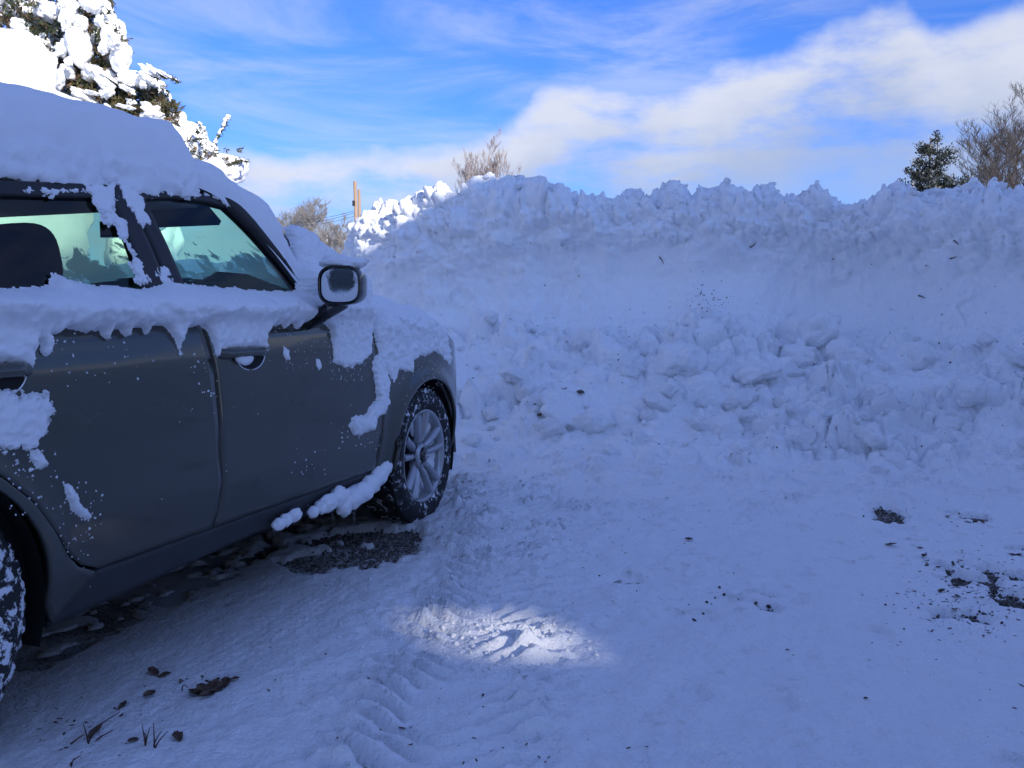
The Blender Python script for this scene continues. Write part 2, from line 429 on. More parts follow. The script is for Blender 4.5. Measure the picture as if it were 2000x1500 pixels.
# ------------------------------------------------------------------ ground
far = MB(); n = 48; rr = [0, 30, 90, 260, 800]
Vg = [(0, 0, -.075)]
for r_ in rr[1:]:
    for k in range(n):
        t = 2*math.pi*k/n; Vg.append((r_*math.cos(t), r_*math.sin(t), -.075 - (0 if r_ < 50 else .4)))
Fg = [(0, 1+k, 1+(k+1) % n) for k in range(n)]
for q in range(3):
    for k in range(n):
        a = 1+q*n; b = a+n; Fg.append((a+k, b+k, b+(k+1) % n, a+(k+1) % n))
o = link('snow_field', mesh_fast('snow_field', np.array(Vg), Fg, False), M['snow_soft']); tag(o, kind='structure')
xs = np.linspace(-3.6, 5.6, 120); ys = np.linspace(1.1, 7.2, 90)
gx, gy = np.meshgrid(xs, ys, indexing='ij')
gz = .004*fbm(np.stack([gx.ravel()*3, gy.ravel()*3, gx.ravel()*0], 1), 3).reshape(gx.shape)
o = link('driveway', mesh_fast('driveway', np.stack([gx, gy, gz], 2).reshape(-1, 3), grid_faces(*gx.shape)), M['gravel']); tag(o, kind='structure')

BLOBS = []      # bare gravel: (x, y, rx, ry, strength)
def blob(u, v, ru, rv, s=1.0):
    c = ground_pt(u, v); a = ground_pt(u+ru, v); b = ground_pt(u, v-rv)
    BLOBS.append((c[0], c[1], abs(a[0]-c[0]), abs(b[1]-c[1]), s))
for q in [(620, 1105, 60, 16, 1.3), (690, 1095, 70, 20, 1.4), (760, 1080, 50, 24, 1.3), (720, 1055, 90, 14, 1.1), (790, 1055, 30, 18, 1.0), (650, 1062, 70, 12, .9),
          (1735, 1008, 26, 13, 1.15), (1738, 1022, 36, 7, .95), (1905, 1018, 30, 5, .85), (1848, 1011, 14, 4, .7), (1845, 1118, 22, 8, .8), (1900, 1145, 55, 18, .80), (1985, 1190, 36, 16, 1.3), (1960, 1165, 40, 12, .7),
          (1850, 1190, 30, 10, .5), (1990, 1140, 20, 10, .9), (1480, 1190, 95, 28, .44), (1890, 1215, 70, 20, .58), (1930, 1128, 40, 12, .75), (1875, 1158, 24, 8, .8), (420, 1335, 40, 9, .55), (1985, 1085, 22, 5, .7)]: blob(*q)
TRACK = resample([ground_pt(*p) for p in [(955, 945), (975, 1040), (975, 1110), (950, 1180), (925, 1240), (895, 1340), (870, 1440)]], 160)
_tl = np.concatenate([[0], np.cumsum(np.linalg.norm(np.diff(TRACK, axis=0), axis=1))])
_tt = np.gradient(TRACK, axis=0); _tt /= np.linalg.norm(_tt, axis=1)[:, None]
def track_coords(x, y):
    best = np.full(x.shape, 1e9); al = np.zeros(x.shape); ac = np.zeros(x.shape)
    for i in range(0, len(TRACK), 2):
        dx = x-TRACK[i, 0]; dy = y-TRACK[i, 1]; d2 = dx*dx+dy*dy; m = d2 < best
        best = np.where(m, d2, best)
        al = np.where(m, _tl[i]+dx*_tt[i, 0]+dy*_tt[i, 1], al); ac = np.where(m, dx*-_tt[i, 1]+dy*_tt[i, 0], ac)
    return al, ac
def ground_height(x, y):
    x = np.asarray(x, float).ravel(); y = np.asarray(y, float).ravel(); z0 = np.zeros_like(x)
    P = np.stack([x, y, z0], 1)
    n1 = fbm(P*1.1+3, 4); n2 = fbm(P*7.0, 4); n3 = perlin(P*23.0)
    h = .030 + .014*n1 + .0060*n2 + .0022*n3*sstep(n1, -.4, .4)
    al, ac = track_coords(x, y)
    tm = np.exp(-(np.abs(ac)/.30)**4)*sstep(al, -.2, .15)
    # clods thrown up beside the wheel and towards the bank
    rough = np.clip(tm*.95 + sstep(y, 3.0, 5.2)*sstep(x, -1.5, -.3)*1.0 + .22*sstep(fbm(P*1.7+33, 2), 0, .6) + .10, 0, 1.1)
    # smooth sheet at the near right
    rough *= 1-.55*sstep(x, .8, 1.6)*(1-sstep(y, 3.9, 5.0))
    f1, f2, cid = worley(P*np.array([11, 11, 1.]))
    g1, g2, gid = worley(P*np.array([24, 24, 1.])+5)
    pn = sstep(perlin(P*3.1+8), -.25, .35)
    h += rough*pn*(.034*sstep(f2-f1, 0, .35)*np.clip(cid-.25, 0, 1) + .024*sstep(g2-g1, 0, .4)*gid + .014*n2 + .010*n3)
    big = sstep(y, 4.3, 5.6)
    b1, b2, bid = worley(P*np.array([5, 5, 1.])+2)
    h += big*.075*np.clip(1-(b1/.62)**2, 0, 1)*(bid > .45)*sstep(x, -1.0, 0.0)
    # lug marks of the tractor tyre
    lug = np.sin(2*math.pi*(al/.085 + np.abs(ac)/.15 + .25*perlin(P*4)))
    amp = np.exp(-((np.abs(ac)-.16)/.11)**2)*sstep(al, -.1, .1)*sstep(fbm(P*3.3+20, 3), -.45, .1)
    h += amp*(.027*np.tanh(3.0*lug)*(1+.5*n2) - .006)
    # ribbed car tyre marks along the car
    cx, cs = to_car(x, y)
    rm = np.exp(-((cs-.15)/.075)**4)*sstep(cx, -3.2, -2.4)*(1-sstep(cx, -1.25, -.85))
    h += rm*(.009*np.sin(2*math.pi*cs/.036)-.001)
    # second passenger-car tread to the right of the wheel
    rm2 = np.exp(-((cs-.62-.05*cx)/.11)**4)*sstep(cx, -1.4, -.6)*(1-sstep(cx, .4, .9))
    h += rm2*(.011*np.tanh(2*np.sin(2*math.pi*(cx/.038+np.abs(cs-.62)*6)))-.004)*sstep(perlin(P*4+3), -.3, .2)
    # bare under the car and in the patches
    bare = .55*sstep(cs+.10*n1+.02*n2, -.22, -.45)*sstep(cx, -3.7, -3.4)*(1-sstep(cx, .35, .75))
    thin = sstep(cs, .50, -.1)*sstep(cx, -3.6, -3.2)*(1-sstep(cx, -1.3, -.7))
    h -= .020*thin; h = h*(1-.5*thin)+.5*thin*.012
    dip = bare*.9
    for bx, by, rx, ry, s in BLOBS:
        q = ((x-bx)/rx)**2+((y-by)/ry)**2
        dip = np.maximum(dip, s*np.exp(-q*.7))
    dip = np.where(dip > .02, dip + (.38*n2 + .30*n3 + .25*perlin(P*11+9))*np.clip(dip*3, 0, 1), 0)
    h -= .085*sstep(dip, .28, .85)
    # blade scrapes, scuffs and trampled dents
    ca_, sa_ = math.cos(.35), math.sin(.35); xr_ = x*ca_-y*sa_; yr_ = x*sa_+y*ca_
    scr = fbm(np.stack([xr_*9.0, yr_*1.1, z0+3], 1), 3)
    zone = sstep(fbm(P*.9+70, 2), -.25, .35)
    h += (.0085*scr*zone + .0085*fbm(P*4.2+12, 4, .6)*(1-.3*zone) + .0030*fbm(P*30, 3, .6))*(1-thin*.7)
    d1_, d2_, did = worley(P*np.array([4.3, 4.3, 1.])+21)
    h -= .020*sstep(.30-d1_+.12*n2, 0, .10)*(did > .60)*sstep(x, -.4, .4)
    # little dents
    e1, e2, eid = worley(P*np.array([9, 9, 1.])+40)
    h -= .010*np.clip(.35-e1, 0, 1)/.35*(eid > .82)
    return h
nx = 760; xs = np.linspace(-4.4, 6.2, nx)
ys = [.9]
while ys[-1] < 7.6: ys.append(ys[-1]*1.0048)
ys = np.array(ys); gx, gy = np.meshgrid(xs, ys, indexing='ij')
gz = ground_height(gx, gy).reshape(gx.shape)
bord = np.minimum(np.minimum(gx-xs[0], xs[-1]-gx), np.minimum((gy-ys[0])*1.5, ys[-1]-gy))
gz = np.where(bord < .35, -.09+(gz+.09)*sstep(bord, 0, .35), gz)
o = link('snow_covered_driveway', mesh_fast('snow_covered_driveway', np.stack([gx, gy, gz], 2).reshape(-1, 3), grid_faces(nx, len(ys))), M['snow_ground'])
tag(o, kind='structure')
GH = lambda x, y: float(ground_height(np.array([x]), np.array([y]))[0])

# ------------------------------------------------------------------ ploughed snow bank
CREST = [(-1.85, 11.4), (-1.72, 10.2), (-1.45, 9.1), (-1.15, 8.6), (-.75, 8.33), (0, 8.05), (1.2, 7.8), (2.4, 7.6), (3.3, 7.25), (4.15, 6.65), (4.95, 5.9), (5.7, 5.0), (6.5, 3.9), (7.2, 2.6)]
NU = 900
path = resample(CREST, NU, smooth=True)
tang = np.gradient(path, axis=0); tang /= np.linalg.norm(tang, axis=1)[:, None]

def _sm(t_, n_):
    w_ = np.hanning(n_); w_ /= w_.sum(); return np.stack([np.convolve(np.pad(t_[:, i], n_//2, mode='edge'), w_, 'valid') for i in (0, 1)], 1)
_b = sstep(path[:, 0], .8, 2.2)[:, None]; tang = _sm(tang, 301)*_b + _sm(tang, 61)*(1-_b)
tang /= np.linalg.norm(tang, axis=1)[:, None]
side = np.stack([tang[:, 1], -tang[:, 0]], 1)              # towards the camera
arc = np.concatenate([[0], np.cumsum(np.linalg.norm(np.diff(path, axis=0), axis=1))])
px = path[:, 0]
# crest height along the path, tuned to the skyline
def crest_h(i):
    y_px = np.interp(px[i], [-1.9, -1.75, -1.5, -1.35, -1.0, -.7, -.45, -.3, 0, .5, 1.0, 1.4, 1.75, 1.8, 2.2, 2.7, 2.75, 3.2, 3.6, 4.2],
                     [470, 455, 432, 420, 398, 390, 400, 380, 388, 395, 398, 385, 385, 402, 392, 385, 400, 395, 402, 410])
    return CAM_H + (607-y_px)/FPX*path[i, 1]
ch = np.array([crest_h(i) for i in range(NU)])
_a3 = np.stack([arc, arc*0, arc*0], 1); ch = ch+.055*fbm(_a3*1.5+5, 2)+.035*fbm(_a3*4.5, 2)
ch = np.where(px > 4.2, 2.0, ch); ch[-120:] *= np.linspace(1, .55, 120)
ch = np.convolve(np.pad(ch, 3, mode='edge'), np.ones(7)/7, 'valid')
prof = np.array([(-3.6, -.12), (-2.9, .5), (-2.0, 1.35), (-1.2, 1.80), (-.5, 1.97), (-.12, 2.03), (.02, 2.02), (.11, 1.92), (.13, 1.72), (.09, 1.45), (.09, 1.22), (.17, 1.05), (.30, .96), (.48, .89), (.75, .76), (1.1, .55), (1.45, .34), (1.8, .14), (2.1, .02), (2.5, -.10)])
def dens(C):
    C = resample(C, 900, smooth=True); L = np.concatenate([[0], np.cumsum(np.linalg.norm(np.diff(C, axis=0), axis=1))])
    wgt = np.where(C[:, 0] < -.6, .25, 1.0); W = np.concatenate([[0], np.cumsum(.5*(wgt[1:]+wgt[:-1])*np.diff(L))])
    t = np.linspace(0, W[-1], 330); return np.stack([np.interp(t, W, C[:, i]) for i in (0, 1)], 1)
PR = dens(prof); NV = len(PR)
off_, hgt = PR[:, 0], PR[:, 1]
wall_par = np.arange(NV)/NV; i_crest = int(np.argmax(off_ > .0)); i_foot = int(np.argmax((off_ > .19) & (hgt < 1.1)))
PX = np.broadcast_to(px[:, None], (NU, NV)); AR = np.broadcast_to(arc[:, None], (NU, NV))
hn = hgt/2.03
front = off_ > 0
# the debris apron is shallower at the right-hand end and at the far left
apron = np.interp(px, [-2.1, -1.2, -.3, .6, 2.4, 3.2, 3.8, 4.4, 6], [.5, .7, .95, 1.0, 1.0, .95, .72, .62, .6])
foot = np.interp(px, [-2, -.8, 0, 1.2, 1.7, 2.1, 2.8, 3.4, 4], [.85, .92, .95, 1.0, 1.1, 1.05, .92, 1.0, 1.05])
OFF = np.where(off_[None, :] > .29, .29+(off_[None, :]-.29)*apron[:, None], np.broadcast_to(off_, (NU, NV)))
HZ = hn[None, :]*ch[:, None]
low = (HZ < 1.0) & front[None, :]
HZ = np.where(front[None, :], HZ*(1+(foot[:, None]-1)*sstep(HZ, 0, .6)*(1-sstep(HZ, .9, 1.6))), HZ)
# wall leans back more at the right end
lean = np.interp(px, [2.8, 3.6, 4.2], [0, .35, .5])
OFF = OFF + np.where(front[None, :], lean[:, None]*np.clip((ch[:, None]-HZ)/ch[:, None], 0, 1)*.9, 0)
P = np.stack([path[:, 0, None]+side[:, 0, None]*OFF, path[:, 1, None]+side[:, 1, None]*OFF, HZ], 2)
# left end closes down
Nn = grid_normals(P)
if Nn[NU//2, int(NV*.5), 1] > 0: Nn = -Nn
Q = P.reshape(-1, 3); OF = np.broadcast_to(off_, (NU, NV)).ravel(); Hf = HZ.ravel(); CH = np.broadcast_to(ch[:, None], (NU, NV)).ravel()
crest_w = sstep(Hf+.12*fbm(Q*1.7+60, 2), CH*np.interp(PX.ravel(), [-1, .2, 1, 3, 4.5], [.45, .60, .68, .70, .5]), CH*.93)
wall_w = sstep(OF, .0, .06)*sstep(Hf, .85, 1.1)*(1-crest_w)
apr_w = sstep(OF, .25, .45)*sstep(Hf, -.05, .12)
D = .16*fbm(Q*np.array([.75, .75, 1.0])+2, 3)*(.35+.65*np.clip(wall_w+crest_w, 0, 1))
# bucket scoops in the wall
wx = Q[:, 0]
for (cu, cvv, ru, rz, dp) in [(1640, 560, .80, .42, .26), (1200, 545, .85, .40, .17), (960, 540, .45, .40, .10)]:
    c = at_depth(cu, cvv, 7.4); q = ((wx-c[0])/ru)**2+((Q[:, 2]-c[2])/rz)**2
    D -= dp*np.exp(-q)
c1f, c1g, c1i = worley(Q*np.array([4.2, 4.2, 5.0]))
c2f, c2g, c2i = worley(Q*np.array([10.5, 10.5, 11.])+3)
c3f, c3g, c3i = worley(Q*np.array([24, 24, 26.])+9)
dome = lambda f: .62*(1-(np.clip(f, 0, 1.1)/.78)**2)
lump = dome(c1f); lump2 = dome(c2f); lump3 = dome(c3f)
D += crest_w*(.17*lump*(.3+c1i) + .04*sstep(c2g-c2f, 0, .4)*c2i + .085*lump2*(.2+c2i) + .018*sstep(c3g-c3f, 0, .5)*c3i + .030*lump3 + .05*fbm(Q*5, 3))
streak = fbm(Q*np.array([5.0, 5.0, 1.1])+11, 3)
mod = sstep(fbm(Q*1.3+30, 3), -.25, .35)
D += wall_w*(.022*streak + mod*(.09*lump*c1i + .055*lump2*c2i + .020*lump3 + .012*billow(Q*np.array([6, 6, 3.]), 3)))
mod2 = .45+.75*sstep(fbm(Q*np.array([1.1, 1.1, 1.5])+50, 3), -.3, .3)
c0f, c0g, c0i = worley(Q*np.array([2.3, 2.3, 2.8])+13)
blk0 = sstep(c0g-c0f, .0, .20)*np.clip(c0i-.25, 0, 1)*(1-.5*c0f); blk1 = sstep(c1g-c1f, .0, .20)*c1i*(1.1-.8*c1f); blk2 = sstep(c2g-c2f, .0, .28)*c2i*(1.1-.7*c2f)
D += apr_w*mod2*(.24*blk0 + .17*blk1*(c1i > .3) + .070*blk2 + .022*lump3*(.4+c3i) + .05*fbm(Q*2.3+7, 3) + .012*billow(Q*8+9, 2) - .06)
D += .010*fbm(Q*14, 3)
Q = Q + Nn.reshape(-1, 3)*D[:, None]
bank_pts = Q.reshape(NU, NV, 3)
bank = tag(link('snow_bank', mesh_fast('snow_bank', Q, grid_faces(NU, NV)), M['snow_bank']),
           'tall ploughed bank of crumbly shaded snow behind the driveway', 'snow bank')

def chunk_mesh(seed, sub=4, sharp=.6):
    bm = bmesh.new(); bmesh.ops.create_icosphere(bm, subdivisions=sub, radius=1.0)
    V = np.array([v.co[:] for v in bm.verts]); F = [[v.index for v in f.verts] for f in bm.faces]; bm.free()
    r = np.random.RandomState(seed)
    # cut by random planes for broken faces
    for _ in range(7):
        nrm = r.normal(size=3); nrm /= np.linalg.norm(nrm); d = r.uniform(.55, .9)
        e = V@nrm-d; V = np.where((e > 0)[:, None], V-nrm*e[:, None]*sharp*1.6, V)
    V = V*np.array([1, r.uniform(.7, 1), r.uniform(.6, .85)])
    f1, f2, ci = worley(V*2.6+seed*3.1)
    g1, _, gi = worley(V*6+seed)
    V = V*(1+.20*fbm(V*1.6+seed, 3)+.22*(.6-f1)+.10*(.5-g1))[:, None] + (.07*fbm(V*5+seed, 3))[:, None]*V
    return mesh_fast('snow_chunk', V, np.array(F))
CHM = [chunk_mesh(i) for i in range(9)]
M['snow_chunk'] = snow_mat('snow_chunk', .5, 4.5, 16, dirt=0, dist=.05)
for me in CHM: me.materials.append(M['snow_chunk'])
rs = rand_stream(5)
def put_chunk(p, s, parent=bank, name='snow_chunk', flat=1.0):
    o = bpy.data.objects.new(name, rs.choice(CHM)); COL.objects.link(o)
    o.location = p; o.scale = (s*rs.uniform(.8, 1.25), s*rs.uniform(.8, 1.2), s*flat*rs.uniform(.75, 1.05))
    o.rotation_euler = (rs.uniform(-.5, .5), rs.uniform(-.5, .5), rs.uniform(0, 6.28))
    if parent: o.parent = parent
    return o
def bank_ray(u, v, lift=0.0):
    """nearest point of the bank's camera side along a photo direction"""
    r = ray(u, v); r = r/np.linalg.norm(r); A_ = bank_pts[:, 90:].reshape(-1, 3)-np.array([0, 0, CAM_H])
    t = A_@r; d = np.linalg.norm(A_-t[:, None]*r, axis=1)
    k = np.where(d < d.min()+.012)[0]; k = k[np.argmin(t[k])]
    return A_[k]+np.array([0, 0, CAM_H])
# the larger broken lumps on the apron
for (u, v, s) in [(1110, 790, .21), (1150, 820, .17), (1075, 830, .13), (1330, 690, .25), (1285, 715, .17), (1395, 700, .16), (1412, 832, .19), (1370, 812, .13),
                  (1590, 640, .26), (1560, 690, .20), (1480, 720, .16), (1650, 690, .18), (1000, 720, .13), (1720, 760, .15), (1800, 700, .14), (1850, 830, .13), (1290, 775, .13), (1230, 720, .12),
                  (1700, 840, .16), (1560, 850, .12), (1250, 860, .12), (1180, 880, .11), (1750, 900, .12), (1620, 780, .15), (960, 800, .12), (1450, 780, .12), (1900, 760, .15), (1030, 760, .12)]:
    p = bank_ray(u, v); put_chunk((p[0], p[1]+s*.15, p[2]-s*.25), s*1.0)
# crest lumps and small broken pieces over the apron
for k in range(75):
    i = rs.randrange(30, 690); j = int(np.argmin(np.abs(off_-rs.uniform(-.28, .04)))); p = bank_pts[i, j]; s = rs.choice([.035, .05, .07, .10])
    put_chunk((p[0], p[1], p[2]-s*.15), s)
for k in range(170):
    i = rs.randrange(120, 760); j = int(np.argmin(np.abs(off_-rs.uniform(.5, 2.05)))); p = bank_pts[i, j]; s = rs.choice([.025, .03, .04, .05, .06, .08])
    put_chunk((p[0], p[1]-s*.2, p[2]+s*.15), s)
# fine crumbs: one mass
def crumbs(name, pts, sizes, mat, parent=None, seed=1, shard=False):
    r = np.random.RandomState(seed); bm = bmesh.new(); bmesh.ops.create_icosphere(bm, subdivisions=1, radius=1.0)
    B = np.array([v.co[:] for v in bm.verts]); Fb = np.array([[v.index for v in f.verts] for f in bm.faces]); bm.free()
    V = []; F = []
    for k, (p, s) in enumerate(zip(pts, sizes)):
        rot = np.linalg.qr(r.normal(size=(3, 3)))[0]
        if shard:
            a_ = r.uniform(0, 6.28); tl = r.normal()*.15; rot = np.array([[math.cos(a_), -math.sin(a_), 0], [math.sin(a_), math.cos(a_), tl], [0, -tl, 1]])
            V.append((B*r.uniform(.5, 1.3, size=(len(B), 1))*np.array([1.7, r.uniform(.35, .9), .28]))@rot.T*s+p); F.append(Fb+k*len(B)); continue
        V.append((B*r.uniform(.6, 1.25, size=(len(B), 1))*np.array([1, .85, .7]))@rot.T*s+p); F.append(Fb+k*len(B))
    return tag(link(name, mesh_fast(name, np.concatenate(V), np.concatenate(F), False), mat, parent), kind='stuff')
rn = np.random.RandomState(3)
pp = []; ss = []
for k in range(900):
    i = rn.randint(60, 800); j = int(np.argmin(np.abs(off_-rn.uniform(-.3, 2.2)))); pp.append(bank_pts[i, j]); ss.append(rn.uniform(.008, .028))
for k in range(500):
    i = rn.randint(60, 760); j = int(np.argmin(np.abs(off_-rn.uniform(-.25, .06)))); pp.append(bank_pts[i, j]+np.array([0, 0, .004])); ss.append(.008+.03*rn.rand()**2)
crumbs('snow_crumbs', pp, ss, M['snow_bank'], bank, 2)
# ------------------------------------------------------------------ the house added unseen behind the camera, shaped to shade the yard
HX0, HX1, HY0, HY1 = .6, 14.6, -4.0, -12.0
RX, RZ, EZ = 10.5, 9.55, 4.75
def roofz(x): return np.interp(x, [HX0, RX, HX1], [EZ, RZ, EZ])
shade_house = tag(empty('shade_house', ((HX0+HX1)/2, (HY0+HY1)/2, -.06)), 'tall tan gabled house added unseen behind the camera, shaped to shade the yard', 'shade_house')
HC = np.array([(HX0+HX1)/2, (HY0+HY1)/2, -.06])
def wall_piece(mb, y, th, xa, xb, za, zb=None):
    """vertical slab between xa and xb from za up to zb, or up to the roof line"""
    xsn = [xa] + ([RX] if xa < RX < xb else []) + [xb]
    for a, b in zip(xsn[:-1], xsn[1:]):
        t1, t2 = (zb, zb) if zb is not None else (roofz(a)-.05, roofz(b)-.05)
        V = [(x, yy, z) for yy in (y, y-th) for (x, z) in ((a, za), (b, za), (b, t2), (a, t1))]
        mb.add(np.array(V)-HC, [(0, 1, 2, 3), (7, 6, 5, 4), (0, 4, 5, 1), (1, 5, 6, 2), (2, 6, 7, 3), (3, 7, 4, 0)])
def gable(name, y, hole):
    mb = MB(); a, b, c, d = hole
    wall_piece(mb, y, .2, HX0, a, -.06); wall_piece(mb, y, .2, b, HX1, -.06)
    wall_piece(mb, y, .2, a, b, -.06, c); wall_piece(mb, y, .2, a, b, d)
    return mb.build(name, M['siding'], shade_house)
sp_c = ground_pt(945, 1222)
def sun_trace(p, y):
    k = (y-p[1])/TO_SUN.y; return p[0]+k*TO_SUN.x, (p[2] if len(p) > 2 else 0)+k*TO_SUN.z
hx, hz = sun_trace(sp_c, HY0); bx, bz = sun_trace(sp_c, HY1)  # wall openings added in line with the sun to throw its patch on the drive
gable('front_wall', HY0, (hx-.75, hx+.75, hz-.5, hz+.5))
gable('rear_wall', HY1, (bx-.27, bx+.27, bz-.085, bz+.085))
for xx in (HX0, HX1-.2):
    MB().box(np.array([xx+.1, (HY0+HY1)/2, EZ/2-.06])-HC, (.2, abs(HY1-HY0)-.5, EZ)).build('side_wall', M['siding'], shade_house)
for s_ in (-1, 1):
    x1, x2 = (HX0-.3, RX) if s_ < 0 else (RX, HX1+.3)
    z1, z2 = (roofz(HX0)-.15, RZ) if s_ < 0 else (RZ, roofz(HX1)-.15)
    V = [(x1, HY0+.3, z1), (x2, HY0+.3, z2), (x2, HY1-.3, z2), (x1, HY1-.3, z1)]
    V = V + [(a, b, c+.12) for a, b, c in V]
    MB().add(np.array(V)-HC, [(3, 2, 1, 0), (4, 5, 6, 7), (0, 1, 5, 4), (1, 2, 6, 5), (2, 3, 7, 6), (3, 0, 4, 7)]).build('roof', M['roofing'], shade_house)
# ------------------------------------------------------------------ the car
car = tag(empty('car', (CAR_LOC[0], CAR_LOC[1], 0), CAR_RZ), 'dark grey boxy hatchback parked on the driveway, covered in snow', 'car')
ZK = [0.10, 0.20, 0.28, 0.36, 0.50, 0.70, 0.88, 0.97, 1.03, 1.07, 1.25, 1.45, 1.50]
SK = [-.16, -.075, -.05, -.02, 0, 0, -.012, -.03, -.06, -.085, -.155, -.245, -.30]
_zz = np.linspace(0, 1.6, 641); _k = np.exp(-np.linspace(-2, 2, 33)**2); _k /= _k.sum()
_ss = np.convolve(np.pad(np.interp(_zz, ZK, SK), 16, mode='edge'), _k, 'valid')
def surf(x, z):
    x = np.asarray(x, float); z = np.asarray(z, float)
    s = np.interp(z, _zz, _ss)
    s = s - .50*np.maximum(0, x-.12)**2 - .18*np.maximum(0, -2.75-x)**2
    for xc in (0, -2.57):
        r = np.hypot(x-xc, z-.334); s = s + .020*np.exp(-((r-.385)/.05)**2)*sstep(z, .12, .3)
    return s
def L3(x, s, z):                                         # (x, s, z) -> car-local
    return np.stack([np.asarray(x, float)+1.285, -np.asarray(s, float)-.9, np.asarray(z, float)], -1)
def car_ray(u, v):
    r = ray(u, v); return r[0]*fwd[0]+r[1]*fwd[1], r[0]*rgt[0]+r[1]*rgt[1], r[2]
def p2s(u, v, s):                                        # photo point on the plane s = const
    Xr, Lr, up = car_ray(u, v); t = (s-DD)/Lr; return t*Xr-FW, CAM_H+t*up
def p2c(u, v, ds=0.0):                                   # photo point on the car's right side
    s = 0.0
    for _ in range(60):
        x, z = p2s(u, v, s+ds); s = .5*s+.5*float(np.interp(z, _zz, _ss))
    return x, z
def coons(bot, top, lef, rig, nu, nv):
    B, T = resample(bot, nu), resample(top, nu); Lf, Rg = resample(lef, nv), resample(rig, nv)
    u = np.linspace(0, 1, nu)[:, None, None]; v = np.linspace(0, 1, nv)[None, :, None]
    return ((1-v)*B[:, None]+v*T[:, None] + (1-u)*Lf[None]+u*Rg[None]
            - ((1-u)*(1-v)*B[0]+u*(1-v)*B[-1]+(1-u)*v*T[0]+u*v*T[-1]))
def solidify(o, th):
    m = o.modifiers.new('solid', 'SOLIDIFY'); m.thickness = th; m.offset = -1.0; m.use_rim = True
    return o
def panel(name, G, mat, parent, ds=0.0, th=.02, both=True):
    """G: grid of (x, z) on the car's side; builds right and mirrored left"""
    outs = []
    s = surf(G[..., 0], G[..., 1])+ds
    V = L3(G[..., 0], s, G[..., 1]); nu, nv = G.shape[:2]
    F = grid_faces(nu, nv)
    n = np.cross(V[1, 0]-V[0, 0], V[0, 1]-V[0, 0])
    V = V.reshape(-1, 3); F1 = F if n[1] < 0 else F[:, ::-1]
    o = solidify(link(name, mesh_fast(name, V, F1), mat, parent), th); outs.append(o)
    if both:
        V2 = V*np.array([1, -1, 1]); outs.append(solidify(link(name, mesh_fast(name, V2, F1[:, ::-1]), mat, parent), th))
    return outs
def loft2(A, B, n, m): return coons(A, B, [A[0], B[0]], [A[-1], B[-1]], n, m)
bgap = [(-1.559, .353), (-1.545, .40), (-1.536, .50), (-1.541, .58), (-1.544, .70), (-1.546, .84), (-1.556, .92), (-1.562, .99), (-1.575, 1.075)]
fgap = [(-.50, .353), (-.485, .42), (-.476, .48), (-.466, .57), (-.474, .70), (-.498, .86), (-.518, .98), (-.53, 1.05)]
G_ = .004
bl = [(x-G_, z) for x, z in bgap]; br = [(x+G_, z) for x, z in bgap]
fl = [(x-G_, z) for x, z in fgap]; fr = [(x+G_, z) for x, z in fgap]
doors = panel('front_door', coons([br[0], fl[0]], [br[-1], (-1.05, 1.078), (-.70, 1.065), fl[-1]], br, fl, 40, 44), M['paint'], car)
rear_left = [(-2.02, .353), (-2.085, .38), (-2.125, .42), (-2.17, .485), (-2.24, .585), (-2.32, .66), (-2.42, .73), (-2.50, .82), (-2.54, .95), (-2.55, 1.07)]
rdoors = panel('rear_door', coons([rear_left[0], bl[0]], [rear_left[-1], (-2.1, 1.08), bl[-1]], rear_left, bl, 40, 44), M['paint'], car)
def arcp(xc, r, a0, a1, n=24): return [(xc+r*math.cos(t), .334+r*math.sin(t)) for t in np.linspace(R(a0), R(a1), n)]
arch = arcp(0, .378, 186, -8)
fen_bot = [fr[0], (-.43, .34)] + arch + [(.46, .26), (.66, .26)]
fen_top = [fr[-1], (-.3, 1.03), (0, .985), (.3, .925), (.55, .85), (.66, .80)]
panel('front_fender', coons(fen_bot, fen_top, fr, [(.66, .26), (.66, .5), (.66, .80)], 90, 36), M['paint'], car)
# rear arch cladding and quarter panel
rl = [(x-.007, z-.004) for x, z in rear_left]
clad_out = [(-2.02, .34)] + rl[1:7] + arcp(-2.57, .44, 84, 2, 16)[0:0] + [(-2.57, .79), (-2.72, .76), (-2.88, .66), (-2.98, .50), (-3.02, .34)]
clad_in = [(-2.145, .24)] + arcp(-2.57, .378, -4, 186, 30)
panel('wheel_arch_trim', loft2(clad_in, clad_out, 70, 10), M['paint'], car, ds=.004)
q_bot = [(x-.006, z+.004) for x, z in rear_left[6:7]] + [(-2.57, .80), (-2.73, .77), (-2.89, .67), (-2.99, .5), (-3.03, .34), (-3.25, .34)]
q_lef = [(-2.43, .735), (-2.508, .82), (-2.548, .95), (-2.558, 1.07)]
panel('quarter_panel', coons(q_bot, [q_lef[-1], (-2.9, 1.07), (-3.28, 1.05)], q_lef, [(-3.25, .34), (-3.30, .7), (-3.28, 1.05)], 50, 30), M['paint'], car)
panel('sill', loft2([(-2.15, .225), (-1.3, .265), (-.40, .24)], [(-2.03, .343), (-1.3, .345), (-.42, .345)], 60, 8), M['sill'], car, ds=-.006, th=.05)
